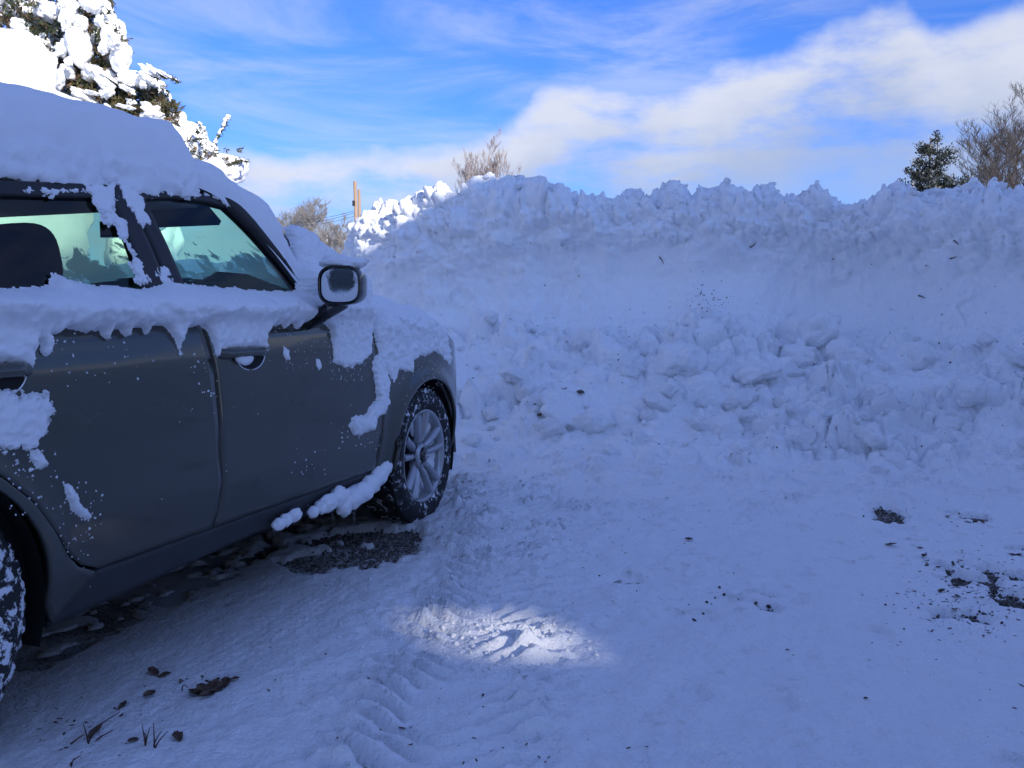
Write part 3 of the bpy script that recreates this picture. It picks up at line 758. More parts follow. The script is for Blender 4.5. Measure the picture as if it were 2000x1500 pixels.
# greenhouse
zt = lambda x: 1.445-.105*np.maximum(0, -1.35-x)
f_in = [(-1.556, 1.095), (-1.575, 1.25), (-1.594, zt(-1.59)-.03), (-1.45, 1.412), (-1.29, 1.418), (-1.12, 1.408), (-1.04, 1.385), (-.97, 1.33), (-.925, 1.25), (-.905, 1.17), (-.90, 1.095)]
f_out = [(-1.62, 1.07), (-1.64, 1.25), (-1.66, zt(-1.66)+.008), (-1.45, 1.45), (-1.29, 1.455), (-1.10, 1.445), (-.99, 1.415), (-.90, 1.35), (-.83, 1.26), (-.79, 1.17), (-.76, 1.06)]
for d_ in doors: pass
fr1 = panel('window_frame', loft2(f_in, f_out, 90, 6), M['black'], None, ds=.002, th=.03)
r_in = [(-1.727, 1.095), (-1.728, 1.25), (-1.732, zt(-1.73)-.03), (-2.1, zt(-2.1)-.028), (-2.45, zt(-2.45)-.04), (-2.53, 1.28), (-2.54, 1.20), (-2.52, 1.12)]
r_out = [(-1.632, 1.07), (-1.652, 1.25), (-1.672, zt(-1.67)+.008), (-2.1, zt(-2.1)+.008), (-2.52, zt(-2.52)-.0), (-2.62, 1.30), (-2.62, 1.2), (-2.60, 1.07)]
fr2 = panel('window_frame', loft2(r_in, r_out, 80, 6), M['black'], None, ds=.004, th=.03)
def fill_pane(name, outline, mat, parent, ds, flip):
    """pane: fan of rows between the lower line and the outline"""
    o = np.array(outline); zlo = 1.05; xs_ = np.linspace(o[:, 0].min(), o[:, 0].max(), 60)
    ztop = []
    for x in xs_:
        zc = [max(a[1], b[1]) if a[0] == b[0] else a[1]+(b[1]-a[1])*(x-a[0])/(b[0]-a[0]) for a, b in zip(o[:-1], o[1:]) if min(a[0], b[0])-1e-6 <= x <= max(a[0], b[0])+1e-6]
        ztop.append(max(zc))
    Gp = np.stack([np.repeat(xs_[:, None], 16, 1), np.linspace(0, 1, 16)[None]*(np.array(ztop)[:, None]-zlo)+zlo], 2)
    V = L3(Gp[..., 0], surf(Gp[..., 0], Gp[..., 1])+ds, Gp[..., 1]).reshape(-1, 3); F = grid_faces(60, 16)
    if flip: V = V*np.array([1, -1, 1])
    return link(name, mesh_fast(name, V, F), mat, parent)
for k, flip in ((0, False), (1, True)):
    fill_pane('window', f_in, M['glass_frost'] if flip else M['glass'], doors[k], -.012, flip)
    fill_pane('window', r_in, M['glass_frost'] if flip else M['glass_dark'], rdoors[k], -.012, flip)
    fr1[k].parent = doors[k]; fr2[k].parent = rdoors[k]
c_in = [(-2.62, 1.07), (-2.63, 1.25), (-2.60, zt(-2.6))]; c_out = [(-3.28, 1.06), (-3.22, 1.22), (-3.10, zt(-3.1))]
panel('rear_pillar', loft2(c_in, c_out, 20, 20), M['paint'], car, ds=0)
# drip rail / roof side
d_lo = [(-3.12, zt(-3.12)-.006), (-2.5, zt(-2.5)+.010), (-1.7, zt(-1.7)+.012), (-1.3, 1.457), (-1.08, 1.447)]
d_hi = [(x, z+.045) for x, z in d_lo]
panel('roof_rail', loft2(d_lo, d_hi, 50, 5), M['paint'], car, ds=-.012, th=.03)
yv = np.linspace(-.655, .655, 31); xv = np.linspace(-3.12, -1.12, 41)
rx, ry = np.meshgrid(xv, yv, indexing='ij')
rz_ = np.vectorize(zt)(rx)+.025+.09*(1-(ry/.655)**2) - .10*np.maximum(0, rx+1.3)**2*6
solidify(link('roof', mesh_fast('roof', np.stack([rx+1.285, ry, rz_], 2).reshape(-1, 3), grid_faces(41, 31)), M['paint'], car), .025)
def wsh(u, v):                                           # windshield: u 0 top..1 base, v -1..1 across
    x = (-1.19+.07*(1-v*v))*(1-u)+(-.86+.40*(1-v*v))*u; y = (.65+.15*u)*v
    z = (1.445+.085*(1-v*v))*(1-u)+(1.07+.02*(1-v*v))*u + .03*np.sin(math.pi*u)
    return np.stack([x+1.285, y, z], -1)
uu, vv = np.meshgrid(np.linspace(0, 1, 24), np.linspace(-1, 1, 36), indexing='ij')
link('windshield', mesh_fast('windshield', wsh(uu, vv).reshape(-1, 3), grid_faces(24, 36)), M['glass_windshield'], car)
for v_ in (-.985, .985):
    t = np.linspace(-.02, 1.05, 14); pt = wsh(t, np.full(14, v_))
    MB().tube(pt, .034, 8).build('windshield_pillar', M['black'], car, True)
# hood, nose, tail
hx_, hy_ = np.meshgrid(np.linspace(-.62, .74, 40), np.linspace(-1, 1, 33), indexing='ij')
hz0 = np.interp(hx_, [-.62, -.3, 0, .3, .55, .74], [1.055, 1.025, .985, .925, .85, .77])
hw = .9+np.interp(hx_, [-.62, .1, .74], [-.055, -.04, -.25])
link('hood', mesh_fast('hood', np.stack([hx_+1.285, hy_*hw, hz0+.055*(1-hy_**4)], 2).reshape(-1, 3), grid_faces(40, 33)), M['paint'], car)
bx_, bz_ = np.meshgrid(np.linspace(-1, 1, 33), np.linspace(0, 1, 20), indexing='ij')
nose_x = .66+.20*(1-np.abs(bx_)**3)*(1-.4*bz_**3) - .06*bz_; link('front_bumper', mesh_fast('front_bumper', np.stack([nose_x+1.285, bx_*.755, .24+bz_*.58], 2).reshape(-1, 3), grid_faces(33, 20)), M['paint'], car)
for s_ in (-1, 1):
    MB().tube(np.array([(1.285+.74, s_*.50, .70), (1.285+.73, s_*.58, .72), (1.285+.68, s_*.68, .74)]), [.05, .075, .04], 10).build('headlight', M['chrome'], car, True)
MB().box((1.285-3.27, 0, .62), (.06, 1.62, .72)).build('tailgate', M['paint'], car)
MB().box((1.285-3.18, 0, 1.23), (.03, 1.36, .32)).build('rear_window', M['glass_dark'], car)
MB().box((1.285-3.30, 0, .40), (.14, 1.64, .24)).build('rear_bumper', M['sill'], car)
MB().box((1.285-1.3, 0, .215), (3.9, 1.38, .05)).build('underbody', M['dark'], car)
mb = MB(); mb.box((1.285-1.85, 0, .33), (2.65, 1.5, .06)); mb.box((1.285-.50, 0, .66), (.06, 1.62, .70)); mb.box((1.285-3.22, 0, .7), (.05, 1.5, .7))
for s_ in (-1, 1): mb.box((1.285-1.55, s_*.78, .70), (2.05, .03, .68))
mb.build('cabin_lining', M['interior'], car)
for xc in (0, -2.57):
    for s_ in (-1, 1):
        t = np.linspace(R(-20), R(200), 30); V = []
        for a in t:
            for y in (.46, .855): V.append((1.285+xc+.40*math.cos(a), s_*y, .334+.40*math.sin(a)))
        V = np.array(V); mbw = MB().add(V, grid_faces(30, 2)); c0 = len(V)
        mbw.box((1.285+xc, s_*.50, .42), (.84, .03, .5)); mbw.build('wheel_well', M['dark'], car, True)
# interior
def seat(x, y, w):
    s = empty('seat_tmp')
    bpy.data.objects.remove(s)
    def pad(c, size, tilt, name, par, e=3.2):
        n1, n2 = 28, 18; th = np.linspace(-math.pi, math.pi, n1, endpoint=False); ph = np.linspace(-math.pi/2, math.pi/2, n2)
        T, Pp = np.meshgrid(th, ph, indexing='ij'); sg = lambda a: np.sign(a)*np.abs(a)**(2/e)
        V = np.stack([sg(np.cos(Pp))*sg(np.cos(T))*size[0]/2, sg(np.cos(Pp))*sg(np.sin(T))*size[1]/2, sg(np.sin(Pp))*size[2]/2], 2).reshape(-1, 3)
        c_, s_ = math.cos(tilt), math.sin(tilt); V = V@np.array([[c_, 0, s_], [0, 1, 0], [-s_, 0, c_]]).T+np.array(c)
        return link(name, mesh_fast(name, V, grid_faces(n1, n2, cu=True)), M['seat'], par)
    b = pad((1.285+x, y, .80), (.16, w, .66), R(-16), 'seat_back', car)
    pad((1.285+x+.28, y, .50), (.56, w, .18), R(-6), 'cushion', b)
    if w < .7: pad((1.285+x-.13, y, 1.20), (.12, .27, .21), R(-12), 'headrest', b)
    else:
        for yy in (-.45, .45): pad((1.285+x-.13, yy, 1.18), (.11, .26, .19), R(-12), 'headrest', b)
seat(-1.66, -.38, .50); seat(-1.66, .38, .50); seat(-2.62, 0, 1.3)
MB().box((1.285-.80, 0, .92), (.42, 1.44, .22), rot=Matrix.Rotation(R(8), 3, 'Y')).build('dashboard', M['interior'], car)
sw = MB(); t = np.linspace(0, 2*math.pi, 25); sw.tube(np.stack([1.285-1.12+.06*np.sin(t), .38+.18*np.cos(t), .98+.175*np.sin(t)], 1), .014, 6, False); sw.box((1.285-1.08, .38, .97), (.06, .2, .06)); sw.build('steering_wheel', M['interior'], car, True)
MB().box((1.285-1.15, -.42, 1.395), (.11, .32, .02), rot=Matrix.Rotation(R(35), 3, 'Y')).build('sun_visor', M['interior'], car)
MB().box((1.285-1.24, .40, 1.435), (.12, .36, .02)).build('sun_visor', M['interior'], car)
MB().box((1.285-.97, 0, 1.372), (.035, .22, .065)).box((1.285-.945, 0, 1.42), (.05, .03, .09)).build('rear_view_mirror', M['gloss_black'], car)
MB().box((1.285-2.1, 0, 1.41), (1.7, 1.20, .015)).build('headliner', simple('headliner', (.25, .25, .24), .9), car)

# door handles
def handle(xa, xb, z0, z1, door, side_s):
    n1 = 18; xs_ = np.linspace(xa, xb, n1); mbh = MB()
    sec = [(0, z0+.004), (.022, z0), (.034, z0+.008), (.036, (z0+z1)/2), (.030, z1-.004), (.016, z1), (0, z1)]
    V = []
    for i, x in enumerate(xs_):
        e = min(i, n1-1-i)/3.0; k = min(1, .25+.75*e)
        for ds, z in sec:
            zc = (z0+z1)/2; q = L3(x, surf(x, zc)+ds*k-.004, zc+(z-zc)*(1 if e > .3 else .8)); V.append(q)
    V = np.array(V)
    if side_s < 0: V = V*np.array([1, -1, 1])
    o = mbh.add(V, grid_faces(n1, len(sec))).build('handle', M['paint'], door, True)
    xm = (xa+xb)/2+.03; cup = MB(); t = np.linspace(math.pi, 2*math.pi, 15)
    V = np.array([L3(xm, surf(xm, z0)+.004, z0+.006)]+[L3(xm+.075*math.cos(a), surf(xm, z0)+.004, z0+.006+.05*math.sin(a)) for a in t])
    if side_s < 0: V = V*np.array([1, -1, 1])
    cup.add(V, [(0, i, i+1) for i in range(1, 15)]); cup.build('handle_cup', M['dark'], door)
    rim = MB().tube(V[1:], .003, 5); rim.build('handle_cup_rim', M['chrome'], door, True)
for k, s_ in ((0, 1), (1, -1)):
    handle(-1.52, -1.262, .887, .920, doors[k], s_); handle(-2.46, -2.206, .883, .918, rdoors[k], s_)

# wheels
def wheel(xc, sgn, snowy):
    """sgn -1: right side (outer face towards -y)"""
    wroot = empty('wheel', (1.285+xc, sgn*.885, .334)); wroot.parent = car
    # tyre: outer face at y=0 (local), inner at +.205 away from it
    pr = [(.012, .222), (.004, .236), (-.002, .258), (-.004, .285), (.004, .308), (.016, .324)]
    tread = [(.016+.173*i/17, .332) for i in range(18)]
    inn = [(.193, .322), (.206, .30), (.209, .27), (.203, .24), (.195, .222)]
    prof_ = np.array(pr+tread+inn); prof_[:, 0] *= -sgn*-1 if False else 1
    V, F = lathe(prof_, 220)
    V = V.reshape(220, len(prof_), 3)
    for i in range(220):
        for j in range(len(pr), len(pr)+18):
            q = j-len(pr); g = 0
            if q in (4, 9, 13): g = .007
            elif ((i + (q % 5)*1) % 6) < 2: g = .006
            V[i, j, 0] *= (1-g/.332); V[i, j, 2] *= (1-g/.332)
        for j in (4, 5):
            if (i % 6) < 2: V[i, j, 0] *= .988; V[i, j, 2] *= .988
    V = V.reshape(-1, 3); V[:, 1] *= -sgn
    link('tyre', mesh_fast('tyre', V, F if sgn > 0 else F[:, ::-1]), M['rubber_snowy'] if snowy else M['rubber'], wroot)
    prr = [(.195, .215), (.06, .205), (.030, .208), (.012, .214), (.006, .226), (.012, .229), (.020, .222)]
    V, F = lathe(prr, 96); V[:, 1] *= -sgn
    rim = link('rim', mesh_fast('rim', V, F), M['alloy'], wroot)
    for k in range(5):
        for dlt in (-1, 1):
            a0 = R(90+72*k); n = 8; sp = []
            for i in range(n):
                f = i/(n-1); r = .045+f*.168; a = a0+dlt*(R(22)*(1-f)*.55+R(10.5)*f+R(2)); dep = .030-.014*math.sin(math.pi*f*.5)-.006*f + (.01 if f < .15 else 0)
                wd = .013+.006*f; tdir = np.array([-math.sin(a), 0, math.cos(a)]); c = np.array([r*math.cos(a), dep, r*math.sin(a)])
                for w_, dd in ((-1, .028), (-.75, .0), (.0, -.004), (.75, .0), (1, .028)): sp.append(c+tdir*w_*wd+np.array([0, dd, 0]))
            V = np.array(sp); V[:, 1] *= -sgn
            MB().add(V, grid_faces(n, 5)).build('spoke', M['alloy'], rim, True)
    V, F = lathe([(.03, .062), (.022, .060), (.016, .045)], 32); V[:, 1] *= -sgn
    MB().add(V, F).build('hub', M['alloy'], wroot, True)
    V, F = lathe([(.018, .034), (.010, .032), (.006, .022), (.005, .001)], 28); V[:, 1] *= -sgn
    MB().add(V, F).build('hub_cap', M['gloss_black'], wroot, True)
    V, F = lathe([(.085, .21), (.083, .10), (.080, .02)], 40); V[:, 1] *= -sgn
    MB().add(V, F).build('brake_disc', M['dark'], wroot, True)
    # hub cap lettering K I A (reads left to right seen from outside)
    lm = MB(); yy = -.0035
    dirx = 1.0 if sgn < 0 else -1.0
    def stroke(x0, z0, x1, z1):
        p0 = np.array([x0*dirx, yy*-sgn, z0]); p1 = np.array([x1*dirx, yy*-sgn, z1]); lm.tube([p0, (p0+p1)/2, p1], .0018, 5)
    h_ = .0085
    stroke(-.017, -h_, -.017, h_); stroke(-.017, 0, -.007, h_); stroke(-.014, .002, -.006, -h_)
    stroke(-.001, -h_, -.001, h_); stroke(.005, -h_, .0105, h_); stroke(.0105, h_, .016, -h_)
    lm.build('lettering', M['chrome'], wroot, True)
    # snow packed in the rim
    r_ = np.random.RandomState(int(xc*10)+50+sgn); nr, na = 16, 72
    rr_, aa = np.meshgrid(np.linspace(.03, .213, nr), np.linspace(0, 2*math.pi, na, endpoint=False), indexing='ij')
    Xw, Zw = rr_*np.cos(aa), rr_*np.sin(aa)
    pp_ = np.stack([Xw.ravel()*12, Zw.ravel()*12, np.full(Xw.size, 3.+xc)], 1); nz = fbm(pp_, 3).reshape(Xw.shape)
    cover = (.45 if not snowy else -.6) - .75*(Xw/.2) - .2*np.abs(Zw/.2)*0 - nz*.8
    dep = np.where(cover > 0, .12, .042+.025*nz) if not snowy else (.012+.010*nz)
    dep = dep if snowy else np.clip(.046+.05*np.clip(cover+.35, 0, 2)+.012*nz, .03, .15)
    V = np.stack([Xw, dep, Zw], 2).reshape(-1, 3); V[:, 1] *= -sgn
    link('packed_snow', mesh_fast('packed_snow', V, grid_faces(nr, na, cv=True)), M['snow'], wroot)
wheel(0, -1, False); wheel(-2.57, -1, True); wheel(0, 1, False); wheel(-2.57, 1, True)

# door mirror
def door_mirror(flip):
    xg, zg = p2s(662, 557, .14)
    nsec, n = 12, 40; V = []
    th = np.linspace(0, 2*math.pi, n, endpoint=False); e = 3.2
    sx = np.sign(np.cos(th))*np.abs(np.cos(th))**(2/e); sz = np.sign(np.sin(th))*np.abs(np.sin(th))**(2/e)
    prof_ = [(-.004, .90), (-.008, .97), (0, 1.0), (.03, 1.0), (.06, .97), (.09, .90), (.115, .78), (.135, .60), (.148, .35), (.152, .08)]
    for dx, k in prof_:
        V.append(L3(np.full(n, xg+dx)-.10*(sx*.102*k), .14+sx*.094*k-dx*.15, zg+sz*.072*k-.15*dx*(1-k)))
    V = np.array(V).reshape(-1, 3); fl_ = np.array([1, -1 if flip else 1, 1])
    m = MB().add(V*fl_, grid_faces(len(prof_), n, cv=True)).build('door_mirror', [M['gloss_black'], M['paint']], car, True)
    for p in m.data.polygons:
        c = p.center
        if c.z > zg+.03 and c.x > xg+1.285+.03: p.material_index = 1
    g = [L3(xg+.004-.10*(a*.086), .14+a*.082, zg+b*.060) for a, b in zip(sx, sz)]
    MB().add(np.array([np.mean(g, 0)]+g)*fl_, [(0, 1+i, 1+(i+1) % n) for i in range(n)]).build('mirror_glass', M['mirror'], m)
    st = [L3(xg+.075, .11, zg-.055), L3(xg+.075, .04, zg-.095), L3(xg+.075, -.05, zg-.13)]
    MB().tube(np.array(st)*fl_, [.032, .030, .038], 10).build('mirror_stem', M['gloss_black'], m, True)
    return xg, zg
MXG, MZG = door_mirror(False); door_mirror(True)
# ------------------------------------------------------------------ snow on the car
def on_car(name, V, F, mat, label, cat='snow', parent=None):
    o = link(name, mesh_fast(name, V, F), mat, parent)
    if parent is None:
        o.location = car.location; o.rotation_euler = car.rotation_euler; tag(o, label, cat)
    return o
def poly_sdf(P, poly):
    poly = np.asarray(poly, float); d = np.full(len(P), 1e9); ins = np.zeros(len(P), bool)
    for a, b in zip(poly, np.roll(poly, -1, 0)):
        e = b-a; t = np.clip(((P-a)@e)/(e@e+1e-12), 0, 1); d = np.minimum(d, np.linalg.norm(P-(a+t[:, None]*e), axis=1))
        c = ((a[1] > P[:, 1]) != (b[1] > P[:, 1])); xi = (b[0]-a[0])*(P[:, 1]-a[1])/(b[1]-a[1]+1e-12)+a[0]
        ins ^= c & (P[:, 0] < xi)
    return np.where(ins, d, -d)
def side_snow(name, pxpoly, T, parent, label=None, res=.004, wdt=.03, rough=.006, rs1=60, ds=0.0, seed=0, lumpy=.012, mat=None):
    poly = np.array([p2c(u, v) for u, v in pxpoly]); lo, hi = poly.min(0)-.03, poly.max(0)+.03
    xs_ = np.arange(lo[0], hi[0], res); zs_ = np.arange(lo[1], hi[1], res)
    Xg, Zg = np.meshgrid(xs_, zs_, indexing='ij'); P2 = np.stack([Xg.ravel(), Zg.ravel()], 1)
    P3 = np.concatenate([P2, np.full((len(P2), 1), seed*3.7)], 1)
    d = poly_sdf(P2, poly) + rough*fbm(P3*rs1, 4, .65) + rough*1.1*fbm(P3*rs1*.3+5, 3)
    Tv = T(P2[:, 0], P2[:, 1]) if callable(T) else np.full(len(P2), T)
    k = np.clip(d/wdt, 0, 1); prof_ = np.sqrt(np.clip(1-(1-k)**2, 0, 1))
    f1, _, ci = worley(P3*22+seed)
    th = Tv*prof_*(1+.28*fbm(P3*9+seed, 3)) + lumpy*prof_*((.55-f1)*(.5+ci)+.5*fbm(P3*40, 2))
    th = np.where(d > 0, np.maximum(th, .0015), -.004)
    s = surf(P2[:, 0], P2[:, 1])+ds+th
    V = L3(P2[:, 0], s, P2[:, 1]); F = grid_faces(len(xs_), len(zs_)); keep = (d[F] > -res*.3).any(1); F = F[keep]
    n = np.cross(V[F[0, 1]]-V[F[0, 0]], V[F[0, 3]]-V[F[0, 0]])
    used = np.unique(F); mp = np.full(len(V), -1); mp[used] = np.arange(len(used)); F = mp[F]; V = V[used]
    if n[1] > 0: F = F[:, ::-1]
    return on_car(name, V, F, mat or M['snow'], label, parent=parent)
C2 = lambda L_: [(x*.35, 300+y*.35) for x, y in L_]
belt_top = [(-70, 569), (0, 566), (60, 564), (99, 560), (102, 542), (110, 535), (122, 546), (150, 555), (200, 560), (240, 563), (290, 566), (318, 556), (335, 551), (362, 556), (400, 561), (450, 564), (500, 568), (560, 571), (588, 568), (596, 540), (640, 560), (690, 600), (716, 612), (722, 640), (724, 690)]
belt_bot = C2([(2005, 1180), (1985, 1165), (1965, 1195), (1900, 1185), (1862, 1160), (1850, 1050), (1838, 950), (1815, 930), (1745, 945), (1735, 935), (1665, 945), (1650, 978), (1630, 948), (1600, 945), (1583, 985), (1565, 948), (1510, 950), (1490, 958), (1470, 1030), (1492, 1112), (1480, 1085), (1225, 1095), (1214, 1148), (1190, 1080), (1160, 1000), (1112, 958), (1012, 958), (1008, 1050), (1004, 1132), (985, 1075), (950, 1010), (915, 962), (818, 960), (806, 1015), (785, 968), (705, 965), (700, 1035), (672, 1000), (650, 972), (602, 975), (599, 1035), (565, 1005), (540, 978), (470, 992), (330, 975), (308, 1012), (262, 1012), (278, 1060), (274, 1150), (222, 1122), (210, 1040), (192, 1040), (182, 1205), (110, 1165), (96, 1212), (88, 1168), (0, 1168), (-200, 1170)])
def beltT(x, z): return .012+.070*np.exp(-((z-1.055)/.045)**2)+.018*sstep(z, .88, .98)
side_snow('window_ledge_snow', belt_top+belt_bot, beltT, None, 'ragged snow ledge hanging along the base of the car windows', wdt=.028, rough=.005, seed=1)
side_snow('pillar_snow', [(556, 446), (575, 440), (600, 452), (640, 488), (662, 508), (690, 520), (703, 570), (716, 640), (640, 640), (600, 606), (582, 572), (577, 545), (572, 500)],
          lambda x, z: .05+.05*np.exp(-((z-1.15)/.1)**2), None, 'snow heaped at the foot of the windscreen pillar beside the mirror', wdt=.05, seed=2, lumpy=.02)
side_snow('fender_snow', [(722, 600), (760, 596), (800, 606), (840, 626), (872, 655), (890, 700), (884, 714), (866, 697), (846, 687), (826, 693), (808, 704), (806, 730), (790, 720), (777, 724), (770, 746), (758, 730), (744, 712), (736, 680), (728, 645)],
          lambda x, z: .012+.035*sstep(z, .86, 1.0), None, 'ragged snow sheet sliding down the front wing of the car', wdt=.04, seed=3, rough=.008, lumpy=.02)
C4 = lambda L_: [(450+x*.4, 450+y*.4) for x, y in L_]
fdoor, rdoor = doors[0], rdoors[0]
side_snow('snow_patch', C4([(688, 640), (715, 612), (738, 650), (768, 720), (760, 880), (722, 895), (702, 925), (695, 968), (655, 985), (622, 998), (590, 975), (572, 948), (592, 905), (655, 900), (680, 855), (718, 838), (706, 740)]), .020, fdoor, wdt=.022, rough=.010, seed=4)
side_snow('snow_patch', [(0, 762), (-90, 750), (-90, 900), (-30, 880), (0, 876), (24, 880), (30, 900), (33, 882), (52, 880), (64, 915), (90, 912), (80, 880), (76, 862), (94, 838), (97, 808), (86, 772), (74, 770), (40, 770)], .016, rdoor, wdt=.024, rough=.014, seed=5)
side_snow('snow_patch', [(126, 945), (136, 945), (150, 975), (162, 995), (176, 1008), (172, 1016), (158, 1010), (140, 998), (128, 975)], .014, rdoor, wdt=.015, rough=.006, seed=6)
side_snow('snow_patch', C4([(495, 450), (575, 450), (580, 540), (640, 580), (640, 650), (560, 660), (505, 640), (512, 560)]), .012, fdoor, wdt=.012, rough=.010, seed=7)
side_snow('snow_patch', C4([(260, 570), (282, 580), (290, 635), (272, 640), (258, 600)]), .010, fdoor, wdt=.012, rough=.004, seed=8)
side_snow('snow_patch', C4([(418, 630), (432, 632), (442, 675), (430, 685), (420, 660)]), .008, fdoor, wdt=.010, rough=.004, seed=9)
for k, pl in enumerate([C2([(560, 330), (620, 318), (680, 380), (705, 430), (700, 470), (752, 560), (790, 640), (830, 720), (760, 720), (735, 640), (735, 560), (690, 480), (640, 405), (575, 382)]),
                        C2([(660, 170), (780, 190), (822, 385), (785, 405), (740, 350), (705, 260)]),
                        C2([(480, 170), (630, 170), (650, 255), (600, 335), (545, 315), (505, 240)]),
                        C2([(0, 195), (530, 205), (540, 222), (300, 212), (0, 208)]),
                        C2([(800, 220), (1180, 245), (1260, 290), (1340, 300), (1330, 280), (1200, 225), (880, 205)]),
                        C2([(1345, 300), (1400, 305), (1530, 430), (1610, 560), (1580, 560), (1490, 470), (1400, 400), (1350, 340)]),
                        C2([(880, 640), (930, 650), (940, 720), (890, 735)])]):
    side_snow('frame_snow', pl, .006, (fr2 if k in (0, 3) else fr1)[0].parent, wdt=.012, rough=.012, rs1=45, seed=20+k, ds=.004, lumpy=.006)
# crumbs stuck to the doors
rn = np.random.RandomState(11); pp, ss = [], []
def spray(u0, u1, v0, v1, n, a=.0015, b=.005):
    for _ in range(n):
        u, v = rn.uniform(u0, u1), rn.uniform(v0, v1); x, z = p2c(u, v); pp.append(L3(x, float(surf(x, z)), z)); ss.append(rn.uniform(a, b))
spray(525, 640, 640, 725, 50, .001, .0035); spray(640, 735, 640, 745, 150, .001, .004); spray(370, 430, 690, 780, 18); spray(100, 300, 660, 760, 20); spray(560, 640, 880, 930, 10)
spray(780, 860, 700, 800, 70, .001, .0035); spray(660, 740, 820, 880, 40); spray(0, 110, 880, 1010, 40); spray(110, 200, 940, 1060, 40); spray(300, 700, 780, 1000, 25, .001, .003); spray(90, 180, 1040, 1150, 60, .001, .004); spray(10, 250, 620, 720, 25)
crumbs('snow_crumbs', pp, ss, M['snow'], car, 5)
# thick covers: grids over roof, windscreen, hood
def cover(name, B, T, label, mat, up=None, noise=.012, lump=.035, sink=.0, parent=None, hole=None):
    n = grid_normals(B)
    if n[B.shape[0]//2, B.shape[1]//2, 2] < 0: n = -n
    P3 = B.reshape(-1, 3); f1, _, ci = worley(P3*7); g1, _, gi = worley(P3*17+4)
    t = T.ravel(); m = np.clip(t/.06, 0, 1)
    t = t*(1+.14*fbm(P3*2.6, 3)) + m*(lump*(.5-f1)*(.3+ci)*.8 + .012*(.5-g1) + noise*fbm(P3*9, 3)*.5) - sink*(T.ravel() < .002)
    V = P3+n.reshape(-1, 3)*t[:, None]; F = grid_faces(*B.shape[:2])
    if hole is not None: F = F[~hole.ravel()[F].all(1)]
    return on_car(name, V, F, mat, label, parent=parent)
def edge_prof(d, w): k = np.clip(d/w, 0, 1); return np.sqrt(np.clip(1-(1-k)**2, 0, 1))
# roof slab: cross-sections
xr = np.concatenate([np.linspace(-3.12, -1.45, 120), np.linspace(-1.438, -1.33, 26)]); SEC = []
for x in xr:
    e = float(edge_prof(np.array([-1.33-x]), .035)[0])*float(edge_prof(np.array([x+3.13]), .2)[0])
    e = max(e, .02)
    zd = zt(x)+.035; zT = (1.682 + .022*(x+2.0) + .008*math.sin(x*4+.6) - zd)*e
    if x > -1.45: zT = max(zT, .02)
    half = [(.674, -.052), (.684, .0), (.662, .30*zT), (.64, .70*zT), (.595, .91*zT), (.52, .98*zT), (.40, zT), (.2, zT+.025*e), (0, zT+.03*e)]
    sec = [(-a, b) for a, b in half] + [(a, b) for a, b in half[::-1][1:]]
    c = resample(sec, 150, smooth=True); SEC.append(np.stack([np.full(150, x+1.285), c[:, 0], zd+c[:, 1]], 1))
SEC = np.array(SEC); nn = grid_normals(SEC)
if nn[60, 75, 2] < 0: nn = -nn
P3 = SEC.reshape(-1, 3); f1, _, ci = worley(P3*6.0); g1, _, gi = worley(P3*20)
hgt_ = (P3[:, 2]-1.45)
dsp = .020*fbm(P3*2.2, 3)+.012*(.5-f1)*sstep(hgt_, .0, .12)+.008*fbm(P3*9, 3)+(.022*(.5-g1)*(gi > .3)+.014*fbm(P3*26, 2))*sstep(hgt_, .13, .0)
on_car('roof_snow', P3+nn.reshape(-1, 3)*dsp[:, None], grid_faces(*SEC.shape[:2]), M['snow_soft'], 'thick smooth snow slab lying on the car roof')
# windscreen cover
NUc, NVc = 130, 150; vs_ = np.linspace(-1.02, 1.02, NVc); B = np.zeros((NUc, NVc, 3))
for j, v_ in enumerate(vs_):
    c = max(0, 1-v_*v_); Btop = wsh(np.array(0.), np.array(v_)); Bbase = wsh(np.array(1.), np.array(v_))
    line = [(1.285-1.40, .655*v_, zt(-1.40)+.03+.09*c), Btop, wsh(np.array(.5), np.array(v_)), Bbase, (Bbase[0]+.22, .83*v_, 1.035+.05*c), (Bbase[0]+.40, .84*v_, 1.015+.05*c)]
    B[:, j] = resample(line, NUc, smooth=True)
ee = edge_prof((1.02-np.abs(vs_))[None, :]*.72, .13)
uu_ = np.linspace(0, 1, NUc)[:, None]
Tw = (.108+.040*np.exp(-((uu_-.36)/.14)**2)+.05*np.exp(-((uu_-.75)/.15)**2))*ee*edge_prof(uu_*1.1, .12)*edge_prof((1-uu_)*1.1, .25)
Pb = B.reshape(-1, 3)*3.0
dist_in = np.minimum(np.minimum(.92-np.abs(vs_)[None, :], (uu_-.20)*1.3), (.63-uu_)*1.3) + .04*fbm(Pb, 3).reshape(B.shape[:2])
Tw = Tw*np.clip(1-sstep(dist_in, -.03, .03), 0, 1)
cover('windscreen_snow', B, Tw, 'deep snow heaped around the edges of the car windscreen', M['snow'], lump=.05, hole=dist_in > .028)
su, sv = np.meshgrid(np.linspace(-.02, 1.0, 40), np.linspace(-.97, .97, 60), indexing='ij')
Bs = wsh(su, sv); link('windscreen_slush', mesh_fast('windscreen_slush', (Bs+np.array([.012, 0, .012])).reshape(-1, 3), grid_faces(40, 60)), M['snow_glass'], car)
